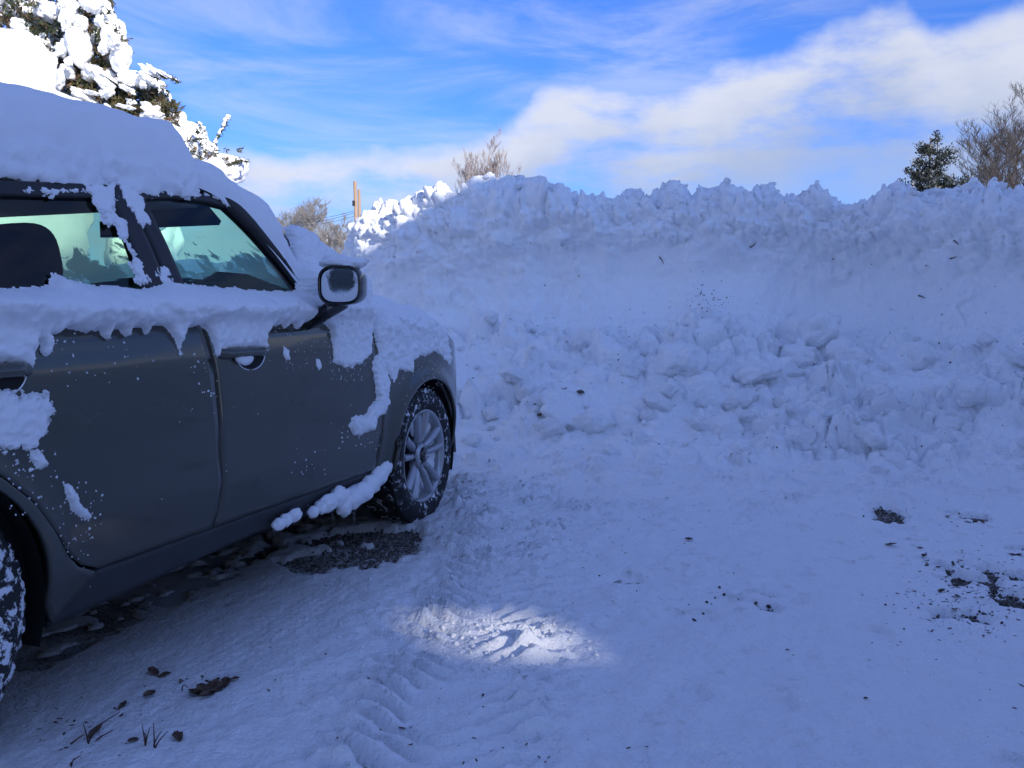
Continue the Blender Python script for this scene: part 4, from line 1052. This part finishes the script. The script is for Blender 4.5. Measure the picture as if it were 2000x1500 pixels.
# hood cover
hu, hv = np.meshgrid(np.linspace(0, 1, 120), np.linspace(-1, 1, 150), indexing='ij')
hx2 = -.60+1.36*hu; hz2 = np.interp(hx2, [-.62, -.3, 0, .3, .55, .74, .8], [1.055, 1.025, .985, .925, .85, .77, .74])
hw2 = .9+np.interp(hx2, [-.62, .1, .74], [-.045, -.03, -.24])
B = np.stack([hx2+1.285, hv*hw2, hz2+.055*(1-hv**4)-.02*np.abs(hv)**12], 2)
Th = (.075+.035*sstep(hx2, .1, .6))*edge_prof((1-np.abs(hv))*.85, .12)*edge_prof(1-hu, .10)
cover('hood_snow', B, Th, 'rounded snow blanket covering the car hood', M['snow'], lump=.03)
# lumps on the sill and mirror, icicles
def lump_mesh(name, items, mat, parent, label=None, sub=3):
    V, F, b = [], [], 0
    bm = bmesh.new(); bmesh.ops.create_icosphere(bm, subdivisions=sub, radius=1.0)
    S = np.array([v.co[:] for v in bm.verts]); Fs = np.array([[v.index for v in f.verts] for f in bm.faces]); bm.free()
    for k, (c, r) in enumerate(items):
        w_ = worley(S*2.4+k*5.3)[0]
        V.append(np.array(c)+S*np.array(r)*(1+.22*fbm(S*1.7+k*3, 3)+.14*(.6-w_))[:, None]); F.append(Fs+b); b += len(S)
    o = link(name, mesh_fast(name, np.concatenate(V), np.concatenate(F)), mat, parent)
    return o
def sl(u, v, r, s=-.02):
    x, z = p2s(u, v, s); return (L3(x, s, z), r)
lump_mesh('sill_snow', [sl(545, 1024, (.032, .02, .022)), sl(558, 1016, (.028, .02, .024)), sl(575, 1006, (.04, .02, .024))], M['snow'], car)
lump_mesh('sill_snow', [sl(612, 1000, (.028, .02, .022)), sl(626, 991, (.03, .025, .026)), sl(640, 982, (.06, .03, .035)), sl(662, 970, (.06, .03, .042)), sl(672, 984, (.05, .03, .05)), sl(690, 972, (.07, .035, .05)), sl(708, 962, (.07, .035, .048)),
                        sl(725, 946, (.07, .03, .045)), sl(740, 930, (.06, .03, .042)), sl(752, 914, (.05, .025, .04)), sl(758, 900, (.03, .02, .03))], M['snow'], car)
mp = L3(MXG+.06, .13, MZG+.082)
lump_mesh('mirror_snow', [(mp, (.065, .095, .022)), (mp+np.array([.03, .05, .008]), (.06, .06, .028)), (mp+np.array([-.03, -.045, -.006]), (.04, .045, .016))], M['snow'], car)
x_, z_ = p2s(478, 704, -.005)
lump_mesh('handle_snow', [(L3(x_, float(surf(x_, z_))+.008, z_+.006), (.045, .012, .022)), (L3(x_-.02, float(surf(x_, z_))+.008, z_+.008), (.03, .012, .016))], M['snow'], car, sub=2)
for (u, v0, v1, r_) in [(691, 992, 1030, .008), (650, 1000, 1023, .005), (685, 990, 1008, .005), (420, 1068, 1078, .004), (350, 1098, 1106, .004)]:
    xa, za = p2s(u, v0, -.05); xb, zb = p2s(u, v1, -.05); q0, q1 = L3(xa, -.05, za), L3(xa, -.05, zb)
    MB().tube([q0, .6*q0+.4*q1, .3*q0+.7*q1, q1], [r_, r_*.8, r_*.5, r_*.1], 6).build('icicle', M['ice'], car, True)
# ------------------------------------------------------------------ bare trees, cedar, poles
def bare_tree(name, base, height, spread, mat, label, seed, trunk_r=.14, levels=5, upright=.5, first=.25, twig=.012, kids=(4, 6), group=None, frost=None):
    r = rand_stream(seed); root = tag(empty(name, base), label, 'tree', group)
    tr, cr = MB(), MB(); segs = []
    def branch(p, d, L, rad, lv):
        n = 5 if lv < 3 else 3; pts = [np.array(p)]; d = np.array(d)/np.linalg.norm(d)
        for i in range(n):
            d = d+np.array([r.gauss(0, .10), r.gauss(0, .10), r.gauss(0, .06)+(.10*upright if lv > 0 else .05)]); d /= np.linalg.norm(d)
            pts.append(pts[-1]+d*L/n)
        rads = np.linspace(rad, max(rad*.45, twig*.7), n+1)
        if lv < 2: (tr if lv == 0 else cr).tube(pts, rads, 7 if lv == 0 else 5, cap=False)
        else: segs.extend((pts[i], pts[i+1], rads[i], rads[i+1]) for i in range(n))
        if lv >= levels: return
        k = r.randint(*kids)+(3 if lv == 0 else 0)
        for i in range(k):
            f = (first+(1-first)*(i+r.random()*.7)/k) if lv == 0 else r.uniform(.25, 1.0)
            j = min(n-1, int(f*n)); q = pts[j]+(pts[j+1]-pts[j])*(f*n-j)
            dd = (pts[j+1]-pts[j]); dd /= np.linalg.norm(dd)
            a = r.uniform(0, 6.28); side_ = np.array([math.cos(a), math.sin(a), 0.0])*spread
            nd = dd*(.55+upright*.4)+side_*r.uniform(.5, .95)+np.array([0, 0, upright*.35])
            branch(q, nd, L*r.uniform(.42, .62)*(1.15-.45*f if lv == 0 else 1), max(rads[j]*.55, twig), lv+1)
    branch((0, 0, -.3), (r.gauss(0, .03), r.gauss(0, .03), 1), height*.72, trunk_r, 0)
    A0 = np.array([q[0] for q in segs]); A1 = np.array([q[1] for q in segs]); r0_ = np.array([q[2] for q in segs])[:, None]; r1_ = np.array([q[3] for q in segs])[:, None]
    T_ = A1-A0; T_ /= np.linalg.norm(T_, axis=1)[:, None]+1e-9; a_ = np.cross(T_, np.array([.31, .22, .92])); a_ /= np.linalg.norm(a_, axis=1)[:, None]+1e-9; b_ = np.cross(T_, a_)
    ring = [(math.cos(2.094*j), math.sin(2.094*j)) for j in range(3)]
    Vv = np.stack([A0+r0_*(c*a_+d*b_) for c, d in ring]+[A1+r1_*(c*a_+d*b_) for c, d in ring], 1).reshape(-1, 3); k6 = np.arange(len(segs))[:, None]*6
    Ff = np.concatenate([k6+np.array([j, (j+1) % 3, (j+1) % 3+3, j+3]) for j in range(3)])
    b0 = np.array(cr.v); Fb = np.array(cr.f)
    tr.build('trunk', mat, root, True); link('crown', mesh_fast('crown', np.concatenate([b0, Vv]), np.concatenate([Fb, Ff+len(b0)])), frost or mat, root)
    return root
def gnd(u, dist): p = at_depth(u, 607, dist); return (p[0], p[1], -.45)
bare_tree('bare_tree', gnd(592, 60), 9.3, 1.0, M['bark_frost'], 'round bare tree with pale frosted twigs beyond the windscreen snow', 3, .16, 5, .62, .22, .008, (5, 7))
bare_tree('bare_tree', gnd(668, 46), 6.0, .9, M['bark_frost'], 'small snow-dusted bare tree between the car mirror and the snow bank', 9, .10, 5, .6, .15, .008, (4, 6))
bare_tree('bare_tree', gnd(628, 70), 8.2, .9, M['bark_dark'], 'thin dark bare tree beside the low pole with crossarm', 12, .10, 5, .6, .2, .008, (4, 6))
bare_tree('birch_tree', gnd(935, 65), 13.4, .55, M['bark_birch'], 'pinkish upright birch top rising behind the lit end of the snow bank', 21, .13, 5, 1.0, .35, .009, (4, 6))
bare_tree('bare_tree', gnd(2010, 50), 14.0, .85, M['bark_dark'], 'large brown bare tree with dense spreading branches', 31, .20, 5, .6, .25, .009, (5, 6))
bare_tree('bare_tree', gnd(1945, 55), 9.6, .75, M['bark_dark'], 'smaller brown bare tree beside the large spreading one', 36, .12, 5, .7, .25, .008, (4, 6))
def cedar(name, base, H, label, seed, parts, dens_=2600, leaf=.26):
    """conical evergreen; parts: list of (dx, dy, height, radius)"""
    r = np.random.RandomState(seed); root = tag(empty(name, base), label, 'tree'); tr = MB(); V, F = [], []
    for (dx, dy, h, rad) in parts:
        tr.tube([(dx*.3, dy*.3, -.3), (dx*.8, dy*.8, h*.45), (dx, dy, h*.98)], [.16*h/8, .10*h/8, .02], 7)
        nb = int(26*h/6)
        for b in range(nb):
            f = r.uniform(.03, 1); zb = h*(.12+.86*f); L = rad*(1-f)**.75*r.uniform(.6, 1.15)+.10; a = r.uniform(0, 6.28)
            rise = r.uniform(.25, .7); p0 = np.array([dx*(.5+.5*f), dy*(.5+.5*f), zb]); dr = np.array([math.cos(a), math.sin(a), rise]); p1 = p0+dr*L
            tr.tube([p0, (p0+p1)/2-np.array([0, 0, .05*L]), p1], [.025, .018, .006], 3)
            for k in range(int(dens_*L/nb)):
                g = r.uniform(.15, 1.05); q = p0+dr*L*g+r.normal(size=3)*np.array([.16, .16, .13])*(.5+.6*L*(1-g)+.2)
                d1 = r.normal(size=3)*.5+dr*.6+np.array([0, 0, .35]); d1 /= np.linalg.norm(d1); d2 = np.cross(d1, r.normal(size=3)); d2 /= np.linalg.norm(d2)+1e-9
                s = leaf*r.uniform(.5, 1.1); w_ = s*.30; i0 = len(V)
                V += [q-d2*w_*.4, q+d1*s*.5-d2*w_, q+d1*s, q+d1*s*.5+d2*w_]; F.append((i0, i0+1, i0+2, i0+3))
    link('crown', mesh_fast('crown', np.array(V), np.array(F), False), M['cedar'], root); tr.build('trunk', M['bark'], root, True)
    return root
cedar('cedar_tree', gnd(1812, 45), 9.2, 'dark green double-trunked cedar with snow-flecked branches behind the bank', 4,
      [(-.22, 0, 10.6, 3.0), (.22, .1, 10.7, 3.0), (-1.5, .1, 8.3, 1.2), (1.45, 0, 7.9, 2.2), (.9, -.3, 8.7, 1.9), (-.95, -.2, 8.8, 1.5)], 7500, .16)
cedar('spruce_tree', gnd(1740, 52), 8.0, 'small dark spruce tip just showing over the snow bank', 8, [(0, 0, 7.6, .9)], 900, .2)
def pole(name, u, vtop, dist, r0, mat, label, arms=(), twin=None, lean=0.0):
    b = gnd(u, dist); zt_ = at_depth(u, vtop, dist)[2]+.45; root = tag(empty(name, b), label, 'utility pole')
    MB().tube([(0, 0, -.2), (lean*.5, 0, zt_*.5), (lean, 0, zt_)], [r0, r0*.85, r0*.7], 10).build('shaft', mat, root, True)
    for (dz, w_) in arms: MB().box((0, -r0, zt_-dz), (w_, .12, .14)).build('crossarm', mat, root)
    return root, zt_
PD = 50
p1, z1 = pole('utility_pole', 702, 354, PD, .135, M['pole'], 'taller of two brown wooden poles at the end of the snow bank', lean=-.15)
MB().box((-.22, 0, z1-1.25), (.16, .2, .3)).build('insulator', M['black'], p1)
p2, z2 = pole('utility_pole', 708, 370, PD, .115, M['pole'], 'shorter brown wooden pole leaning against the taller one', lean=-.10)
p3, z3 = pole('utility_pole', 642, 454, 75, .17, M['pole_grey'], 'pale weathered pole with crossarm seen past the mirror', arms=((.42, 1.5), (.9, .9)))
for k, (va, vb) in enumerate([(430, 413), (436, 419), (424, 409)]):
    A0 = at_depth(560, va+3, 62); B0 = at_depth(702, vb, PD); t = np.linspace(0, 1, 16)[:, None]
    W_ = A0+(B0-A0)*t; W_[:, 2] -= .25*np.sin(math.pi*t[:, 0])
    c0 = W_.mean(0); o = MB().tube(W_-c0, .011, 4).build('power_line', M['wire']); o.location = c0
    tag(o, ['middle of three thin overhead wires left of the brown poles', 'lowest of three thin overhead wires left of the brown poles', 'topmost of three thin overhead wires left of the brown poles'][k], 'wire', 'overhead wires beside the poles')

# ------------------------------------------------------------------ snow-laden evergreen and bushes behind the car
TD = 6.6
ev = tag(empty('evergreen_tree', (*at_depth(40, 607, TD+.5)[:2], -.1)), 'tall snow-laden evergreen with drooping white boughs behind the car', 'tree')
E0 = np.array(ev.location)
sh = tag(empty('snowy_shrub', (*at_depth(300, 607, TD+.1)[:2], -.1)), 'low spreading juniper loaded with snow beyond the car roof', 'shrub')
S0 = np.array(sh.location)
bu = tag(empty('snow_mound_bush', (*at_depth(-80, 607, 5.9)[:2], -.1)), 'smooth rounded bush buried in white snow behind the car roof', 'shrub')
B0_ = np.array(bu.location)
def clump(parent, org, u, v, ru, rv, dist, seed, rot=0.0, sub=4, fl=.85, smooth_=.22):
    s = dist/FPX; c = at_depth(u, v, dist)-org
    bm = bmesh.new(); bmesh.ops.create_icosphere(bm, subdivisions=sub, radius=1.0)
    S = np.array([q.co[:] for q in bm.verts]); Fs = np.array([[q.index for q in f.verts] for f in bm.faces]); bm.free()
    w_ = worley(S*2.2+seed*4.1)[0]
    S = S*(1+smooth_*fbm(S*1.3+seed*2.3, 3)+.8*smooth_*(.6-w_)+.05*fbm(S*5+seed, 2))[:, None]
    S = S*np.array([ru*s, max(ru, rv)*s*fl, rv*s]); ca, sa = math.cos(rot), math.sin(rot)
    S = S@np.array([[ca, 0, sa], [0, 1, 0], [-sa, 0, ca]]).T
    o = link('snow_clump', mesh_fast('snow_clump', S, Fs), M['snow_soft'], parent); o.location = c
    return o
CL = [(75, 35, 34, 40, .5), (95, 22, 30, 22, .3), (155, 90, 25, 44, -.15), (122, 62, 18, 34, -.1), (178, 8, 24, 18, .2), (198, 12, 20, 24, 0), (212, 36, 14, 28, .1), (222, 80, 20, 50, .25), (240, 112, 14, 32, .3), (205, 58, 20, 26, 0),
      (102, 112, 18, 24, .4), (112, 134, 20, 24, .6), (132, 140, 18, 16, .5), (62, 48, 22, 12, .4), (38, 50, 20, 14, .3), (30, 10, 20, 26, .2), (50, 22, 22, 22, .4), (5, 30, 16, 18, 0),
      (186, 142, 20, 16, .5), (172, 146, 14, 14, 0), (205, 162, 22, 12, .4), (140, 168, 28, 12, .7), (122, 158, 22, 12, .7), (165, 190, 34, 12, .6), (228, 118, 12, 22, 0), (140, 20, 20, 22, 0), (160, 45, 14, 16, 0), (190, 75, 12, 18, 0), (90, 80, 14, 18, .3), (60, 88, 16, 14, .4),
      (-20, -10, 30, 30, 0), (10, -30, 40, 24, 0), (80, -30, 40, 24, .2), (150, -35, 34, 24, .2), (205, -30, 22, 30, .2), (60, -80, 50, 28, 0), (150, -85, 40, 28, .2), (100, -135, 44, 30, 0), (70, -190, 34, 30, 0), (85, -240, 22, 30, 0)]
rs = rand_stream(77)
for k, (u, v, a, b, rt) in enumerate(CL): clump(ev, E0, u, v, a*.84, b*.86, TD+rs.uniform(-.25, .15)-.1*(u > 150), k+1, rt)
for k, (u, v, a, b, rt) in enumerate([(236, 150, 20, 14, .2), (258, 153, 24, 15, .3), (284, 162, 24, 18, .4), (303, 178, 18, 24, .5), (318, 202, 14, 22, .3), (205, 150, 18, 14, 0), (236, 196, 8, 12, .4), (260, 200, 7, 5, 0), (275, 214, 14, 10, .2), (250, 220, 20, 10, .3),
                                      (310, 214, 16, 18, .5), (340, 245, 24, 28, .7), (365, 270, 30, 30, .7), (330, 290, 50, 50, .5), (390, 300, 30, 26, .6), (376, 255, 14, 12, .4), (396, 270, 8, 22, 0), (412, 290, 14, 12, .2), (436, 312, 28, 10, .1), (460, 322, 16, 14, .2), (470, 335, 12, 22, .4), (425, 335, 40, 22, .3), (220, 250, 60, 40, .3), (280, 270, 60, 40, .3), (285, 370, 62, 75, .1), (280, 480, 66, 80, 0), (275, 600, 75, 90, 0), (280, 740, 90, 110, 0)]):
    clump(sh, S0, u, v, a, b, TD-.1+rs.uniform(-.15, .15), 60+k, rt)
for k in range(38):
    if k < 24: clump(sh, S0, rs.uniform(170, 325), rs.uniform(135, 232), rs.uniform(6, 18), rs.uniform(3, 9), TD-.30+rs.uniform(-.08, .05), 120+k, rs.uniform(.1, .8), 4, .85, .5)
    else: clump(ev, E0, rs.uniform(40, 235), rs.uniform(5, 175), rs.uniform(5, 11), rs.uniform(6, 20), TD-.32+rs.uniform(-.08, .05), 150+k, rs.uniform(-.3, .6), 4, .85, .5)
clump(bu, B0_, -90, 235, 190, 185, 5.9, 200, 0, 4, 1.0, .06); clump(bu, B0_, 60, 215, 95, 55, 5.95, 201, .5, 4, 1.0, .06); clump(bu, B0_, 130, 235, 80, 45, 6.0, 202, .45, 4, 1.0, .05); clump(bu, B0_, -120, 420, 260, 200, 6.0, 203, 0, 4, 1.0, .06)
clump(bu, B0_, 20, 150, 70, 90, 5.92, 204, .55, 4, 1.0, .05)
def needles(name, parent, org, regions, mat, seed, size=.055):
    r = np.random.RandomState(seed); V, F = [], []
    for (u0, u1, v0, v1, d0, d1, n) in regions:
        for _ in range(n):
            u, v, dd = r.uniform(u0, u1), r.uniform(v0, v1), r.uniform(d0, d1); q0 = at_depth(u, v, dd)-org
            ax = np.array([r.normal()*.5+.3, r.normal()*.5-.3, -.4+r.normal()*.5]); ax /= np.linalg.norm(ax)
            for k in range(9):                                     # a spray of narrow leaflets
                d1_ = ax+r.normal(size=3)*.55; d1_ /= np.linalg.norm(d1_); q = q0+ax*size*.25*k*.5
                d2_ = np.cross(d1_, r.normal(size=3)); d2_ /= np.linalg.norm(d2_)+1e-9; s = size*r.uniform(.5, 1.1); w_ = s*.12; i0 = len(V)
                V += [q, q+d1_*s*.5-d2_*w_, q+d1_*s, q+d1_*s*.5+d2_*w_]; F.append((i0, i0+1, i0+2, i0+3))
    return link(name, mesh_fast(name, np.array(V), np.array(F), False), mat, parent)
TREG = [(-20, 215, -20, 60, TD-.25, TD+.4, 520), (20, 240, 50, 135, TD-.25, TD+.4, 620), (60, 225, 110, 190, TD-.25, TD+.3, 420), (0, 200, -250, -10, TD-.1, TD+.5, 500)]
needles('foliage', ev, E0, TREG, M['needles'], 1); needles('dry_foliage', ev, E0, [(a, b, c, d, e, f, n//4) for a, b, c, d, e, f, n in TREG], M['needles_brown'], 2)
SREG = [(150, 250, 160, 235, TD-.3, TD+.1, 260), (235, 320, 168, 232, TD-.22, TD+.15, 190), (300, 342, 195, 235, TD-.3, TD, 60), (350, 400, 260, 310, TD-.3, TD-.1, 16), (395, 460, 290, 330, TD-.3, TD-.1, 22)]
needles('foliage', sh, S0, SREG, M['needles'], 3); needles('dry_foliage', sh, S0, [(a, b, c, d, e, f, n//2) for a, b, c, d, e, f, n in SREG], M['needles_brown'], 4)
MB().tube([(0, .15, 0), (.02, .15, 2.2), (0, .1, 4.2), (.02, .05, 5.2)], [.12, .09, .05, .01], 9).build('trunk', M['bark'], ev, True)
MB().tube([(0, 0, 0), (.05, -.05, .7), (.2, -.1, 1.4)], [.06, .045, .02], 8).build('stem', M['bark'], sh, True)
MB().tube([(0, 0, 0), (.0, .0, 1.2)], [.06, .03], 8).build('stem', M['bark'], bu, True)
def sprig(pts, d, seed, snow_w=1.0):
    P_ = resample([at_depth(u, v, d)-S0 for u, v in pts], 22, smooth=True); r = np.random.RandomState(seed); mbk = MB().tube(P_, np.linspace(.007, .003, 22), 5)
    for i in range(2, 22):
        for _ in range(4):
            dr = r.normal(size=3)+np.array([0, 0, .2]); dr /= np.linalg.norm(dr); mbk.tube([P_[i], P_[i]+dr*.016, P_[i]+dr*.032], [.0035, .003, .001], 3)
    tw = mbk.build('twig', M['needles'], sh, True)
    if snow_w: lump_mesh('twig_snow', [(P_[i]+np.array([r.normal()*.005, -.002, .012]), np.array([.015, .015, .012])*snow_w*r.uniform(.6, 1.3)) for i in range(1, 22) if r.rand() < .85], M['snow_soft'], tw, sub=2)
sprig([(402, 305), (398, 275), (397, 252), (389, 243)], TD-.3, 1, .8); sprig([(412, 300), (424, 272), (438, 248), (445, 231)], TD-.3, 2, 1.1); sprig([(440, 325), (455, 318), (470, 313), (482, 317)], TD-.3, 3, .5)
sprig([(300, 152), (318, 149), (335, 152), (349, 162)], TD-.3, 4, .35); sprig([(322, 205), (335, 208), (345, 212)], TD-.3, 5, 0)
# ------------------------------------------------------------------ stones, leaves and twigs on the snow
rn = np.random.RandomState(42)
pp, ss = [], []
for bx_0, by_0, rx0, ry0, st in BLOBS:
    n = int(min(900, 2600*rx0*ry0*8*min(1.0, st)+12))
    q = rn.normal(size=(n, 2))*.62; x = bx_0+q[:, 0]*rx0; y = by_0+q[:, 1]*ry0; h = ground_height(x, y)
    for i in range(n):
        if h[i] < .012 or rn.rand() < .04*st: pp.append((x[i], y[i], max(h[i], 0)+.002)); ss.append(rn.uniform(.003, .009)*(1.6 if rn.rand() < .06 else 1))
crumbs('gravel', pp, ss, M['stone'], None, 9)
def leaf_mesh(seed, L=.04, wd=.020, curl=.5):
    r = np.random.RandomState(seed); n, m = 7, 4; V = []
    for i in range(n):
        f = i/(n-1); hw_ = wd*(math.sin(math.pi*(f*.9+.05))**.8)*(1+.25*r.normal()*.4)
        for j in range(m):
            g = j/(m-1)*2-1; V.append(((f-.5)*L, g*hw_, .35*hw_*abs(g)*(1+curl)+curl*L*.5*(f-.4)**2+r.normal()*.0012))
    return mesh_fast('leaf', np.array(V), grid_faces(n, m))
LM = [leaf_mesh(i, .045+.01*(i % 3), .013+.004*(i % 2), .3+.25*(i % 4)) for i in range(6)]
for me in LM: me.materials.append(M['leaf']); me.materials[0] = M['leaf']
def put_leaf(u, v, s, label, group, seed):
    p = ground_pt(u, v, .03); r = rand_stream(seed); o = bpy.data.objects.new('dead_leaf', LM[seed % 6]); COL.objects.link(o)
    o.location = (p[0], p[1], GH(*p)+.003); o.scale = (s, s, s); o.rotation_euler = (r.uniform(-.3, .3), r.uniform(-.3, .3), r.uniform(0, 6.28))
    return tag(o, label, 'leaf', group)
for k, (u, v) in enumerate([(378, 1343), (392, 1338), (402, 1345), (412, 1336), (425, 1332), (440, 1330), (455, 1326), (405, 1356), (395, 1350), (432, 1340), (418, 1348), (385, 1350)]):
    put_leaf(u, v, .85, 'curled dead leaf in the brown heap on the snow below the rear door', 'leaf heap near the rear wheel', k)
for k, (u, v, lab) in enumerate([(240, 1368, 'curled dark leaf lying alone on the snow beside the rear wheel'), (292, 1350, 'flat round dark leaf between the curled leaf and the brown heap'), (320, 1310, 'small dark leaf with a snow crumb behind the brown heap'), (300, 1305, 'small bent leaf beside the tyre rib marks'),
                                  (260, 1445, 'half-buried grey leaf beside the red twigs'), (347, 1443, 'upright leaf scrap beyond the red twigs'), (185, 1425, 'brown leaf caught in the reddish twig tangle'), (1345, 1057, 'dark leaf speck lying on smooth snow before the bank apron')]):
    put_leaf(u, v, .75, lab, None, 20+k)
for k, (u, v) in enumerate([(1890, 1016), (1905, 1018), (1918, 1020), (1852, 1012), (1980, 1085), (1990, 1088), (1860, 1112), (1885, 1130), (1915, 1135), (1840, 1160), (1870, 1170), (1805, 1092), (1810, 1100), (1740, 1065), (1797, 1070), (1865, 1195), (1925, 1150), (1945, 1170)]):
    put_leaf(u, v, .75, 'dead leaf strewn around the bare patches by the right-hand bank', 'leaves by the bare patches', 40+k)
def twig(pts, r0, label, h0=.012, fork=()):
    base = ground_pt(*pts[0], .03); b3 = np.array([base[0], base[1], GH(*base)])
    line = []
    for i, (u, v) in enumerate(pts):
        q = ground_pt(u, v, .03); line.append(np.array([q[0], q[1], GH(*q)+(.004 if i == 0 else h0)])-b3)
    r0 *= .65
    mbk = MB().tube(resample(line, 8, True) if len(line) > 2 else line, np.linspace(r0, r0*.5, 8 if len(line) > 2 else len(line)), 5)
    for (du, dz, dx) in fork:
        mbk.tube([np.array([du*.3, 0, 0]), np.array([du*.6+dx*.4, 0, dz*.5]), np.array([du+dx, 0, dz])], [r0, r0*.8, r0*.4], 5)
    o = mbk.build('twig', M['twig'], None, True); o.location = b3
    return tag(o, label, 'twig')
twig([(172, 1438), (190, 1415), (215, 1402), (234, 1386)], .0035, 'long reddish twig lying on the snow near the rear wheel', .014, [(.0, .05, -.01), (.03, .035, .03)])
twig([(138, 1450), (155, 1442), (165, 1436)], .004, 'short dark twig end beside the long reddish twig')
twig([(284, 1458), (286, 1452), (282, 1448)], .003, 'tiny red forked twig sticking up from the snow', .02, [(0, .05, -.006), (.0, .045, .012)])
twig([(300, 1461), (308, 1457), (317, 1449)], .003, 'red V-shaped twig sticking up next to the tiny forked one', .02, [(.006, .06, -.004), (.01, .04, .025)])
twig([(136, 1492), (145, 1488), (158, 1481)], .003, 'reddish stalk lying at the foot of the twig tangle', .014, [(.01, .02, .0)])
twig([(355, 1336), (357, 1342), (368, 1347)], .003, 'thin bent stem at the edge of the brown leaf heap', .02)
# dark bits: leaf crumbs over the whole drive
U = np.concatenate([rn.uniform(0, 2000, 420), rn.normal(1890, 70, 620), rn.normal(160, 90, 60)])
Vp = np.concatenate([1500-480*rn.rand(420)**1.2, np.maximum(rn.normal(1160, 45, 620), 960), rn.normal(1400, 45, 60)])
G2 = np.array([ground_pt(u, v, .03) for u, v in zip(U, Vp)])
keep = (perlin(np.stack([G2[:, 0]*1.3, G2[:, 1]*1.3, 0*G2[:, 0]+4], 1)) > .05) | (np.arange(len(U)) >= 420)
keep &= ~((U < 600) & (Vp < 1390-.45*U)); G2 = G2[keep]
zz_ = ground_height(G2[:, 0], G2[:, 1])
pp = [(x, y, z+.0005) for (x, y), z in zip(G2, zz_)]; ss = list(.0012+.0055*rn.rand(len(pp))**2.2)
crumbs('leaf_litter', pp, ss, M['leaf'], None, 10, shard=True)
# sticks, soil and a stone stuck in the bank
for (u, v, s, lab) in [(1135, 766, .030, 'dark stone lodged on top of the broken lump on the apron'), (1054, 812, .022, 'small dark stone stuck beside the broken lump')]:
    p = bank_ray(u, v); r = np.random.RandomState(u); o = bpy.data.objects.new('stone', chunk_mesh(u, 2)); o.data.materials.append(M['stone']); COL.objects.link(o); o.location = (p[0], p[1]-.01, p[2]+.01); o.scale = (s, s, s*.8); tag(o, lab, 'stone')
for k, (u, v, w_, h_, lab) in enumerate([(1290, 505, 8, 14, 'dark forked root poking out of the bank wall'), (1470, 480, 10, 10, 'bent grey stick high in the bank wall'), (1797, 578, 12, 7, 'small dark stick in the smooth scooped wall'), (1368, 572, 5, 12, 'short vertical dark twig low in the bank wall'),
                                         (1862, 472, 5, 9, 'tiny upright twig near the crest beside the scooped hollow'), (1860, 500, 9, 4, 'pale stem lying in the upper bank face'), (1045, 785, 14, 4, 'curved bark strip in the rubble of the apron'), (1100, 755, 14, 5, 'dark bark strip above the broken lump')]):
    p = bank_ray(u, v); sc_ = p[1]/FPX; a = np.array([-w_*sc_*.5, .01, -h_*sc_*.5*(1 if k % 2 else -1)]); b = np.array([w_*sc_*.4, -.02, h_*sc_*.5*(1 if k % 2 else -1)]); mid = np.array([w_*sc_*.2, -.02, -h_*sc_*.1])
    o = MB().tube(resample([a, mid, b], 7, True), np.linspace(.007, .003, 7), 5).build('stick', M['bark'], None, True); o.location = p; tag(o, lab, 'stick')
pp, ss = [], []
for _ in range(240):
    u, v = (rn.normal(1385, 25), rn.normal(590, 16)) if rn.rand() < .35 else (rn.uniform(860, 1960), rn.uniform(470, 880))
    p = bank_pts[rn.randint(120, 760), int(np.argmin(np.abs(off_-rn.uniform(.05, 2.0))))] if rn.rand() < .6 else bank_ray(u, v)
    pp.append(p); ss.append(rn.uniform(.003, .010))
crumbs('dirt_specks', pp, ss, M['leaf'], bank, 12)

U = rn.normal(960, 120, 900); Vp = rn.uniform(920, 1330, 900); G2 = np.array([ground_pt(u, v, .04) for u, v in zip(U, Vp)])
U3 = rn.uniform(1000, 1950, 500); V3 = 880+160*rn.rand(500)**1.6; G2 = np.concatenate([G2, [ground_pt(u, v, .04) for u, v in zip(U3, V3)]])
zz_ = ground_height(G2[:, 0], G2[:, 1]); ok = to_car(G2[:, 0], G2[:, 1])[1] > .12; G2, zz_ = G2[ok], zz_[ok]
crumbs('snow_crumbs', [(x, y, z+.001) for (x, y), z in zip(G2, zz_)], list(.003+.011*rn.rand(len(G2))**2.2), M['snow_ground'], None, 14)
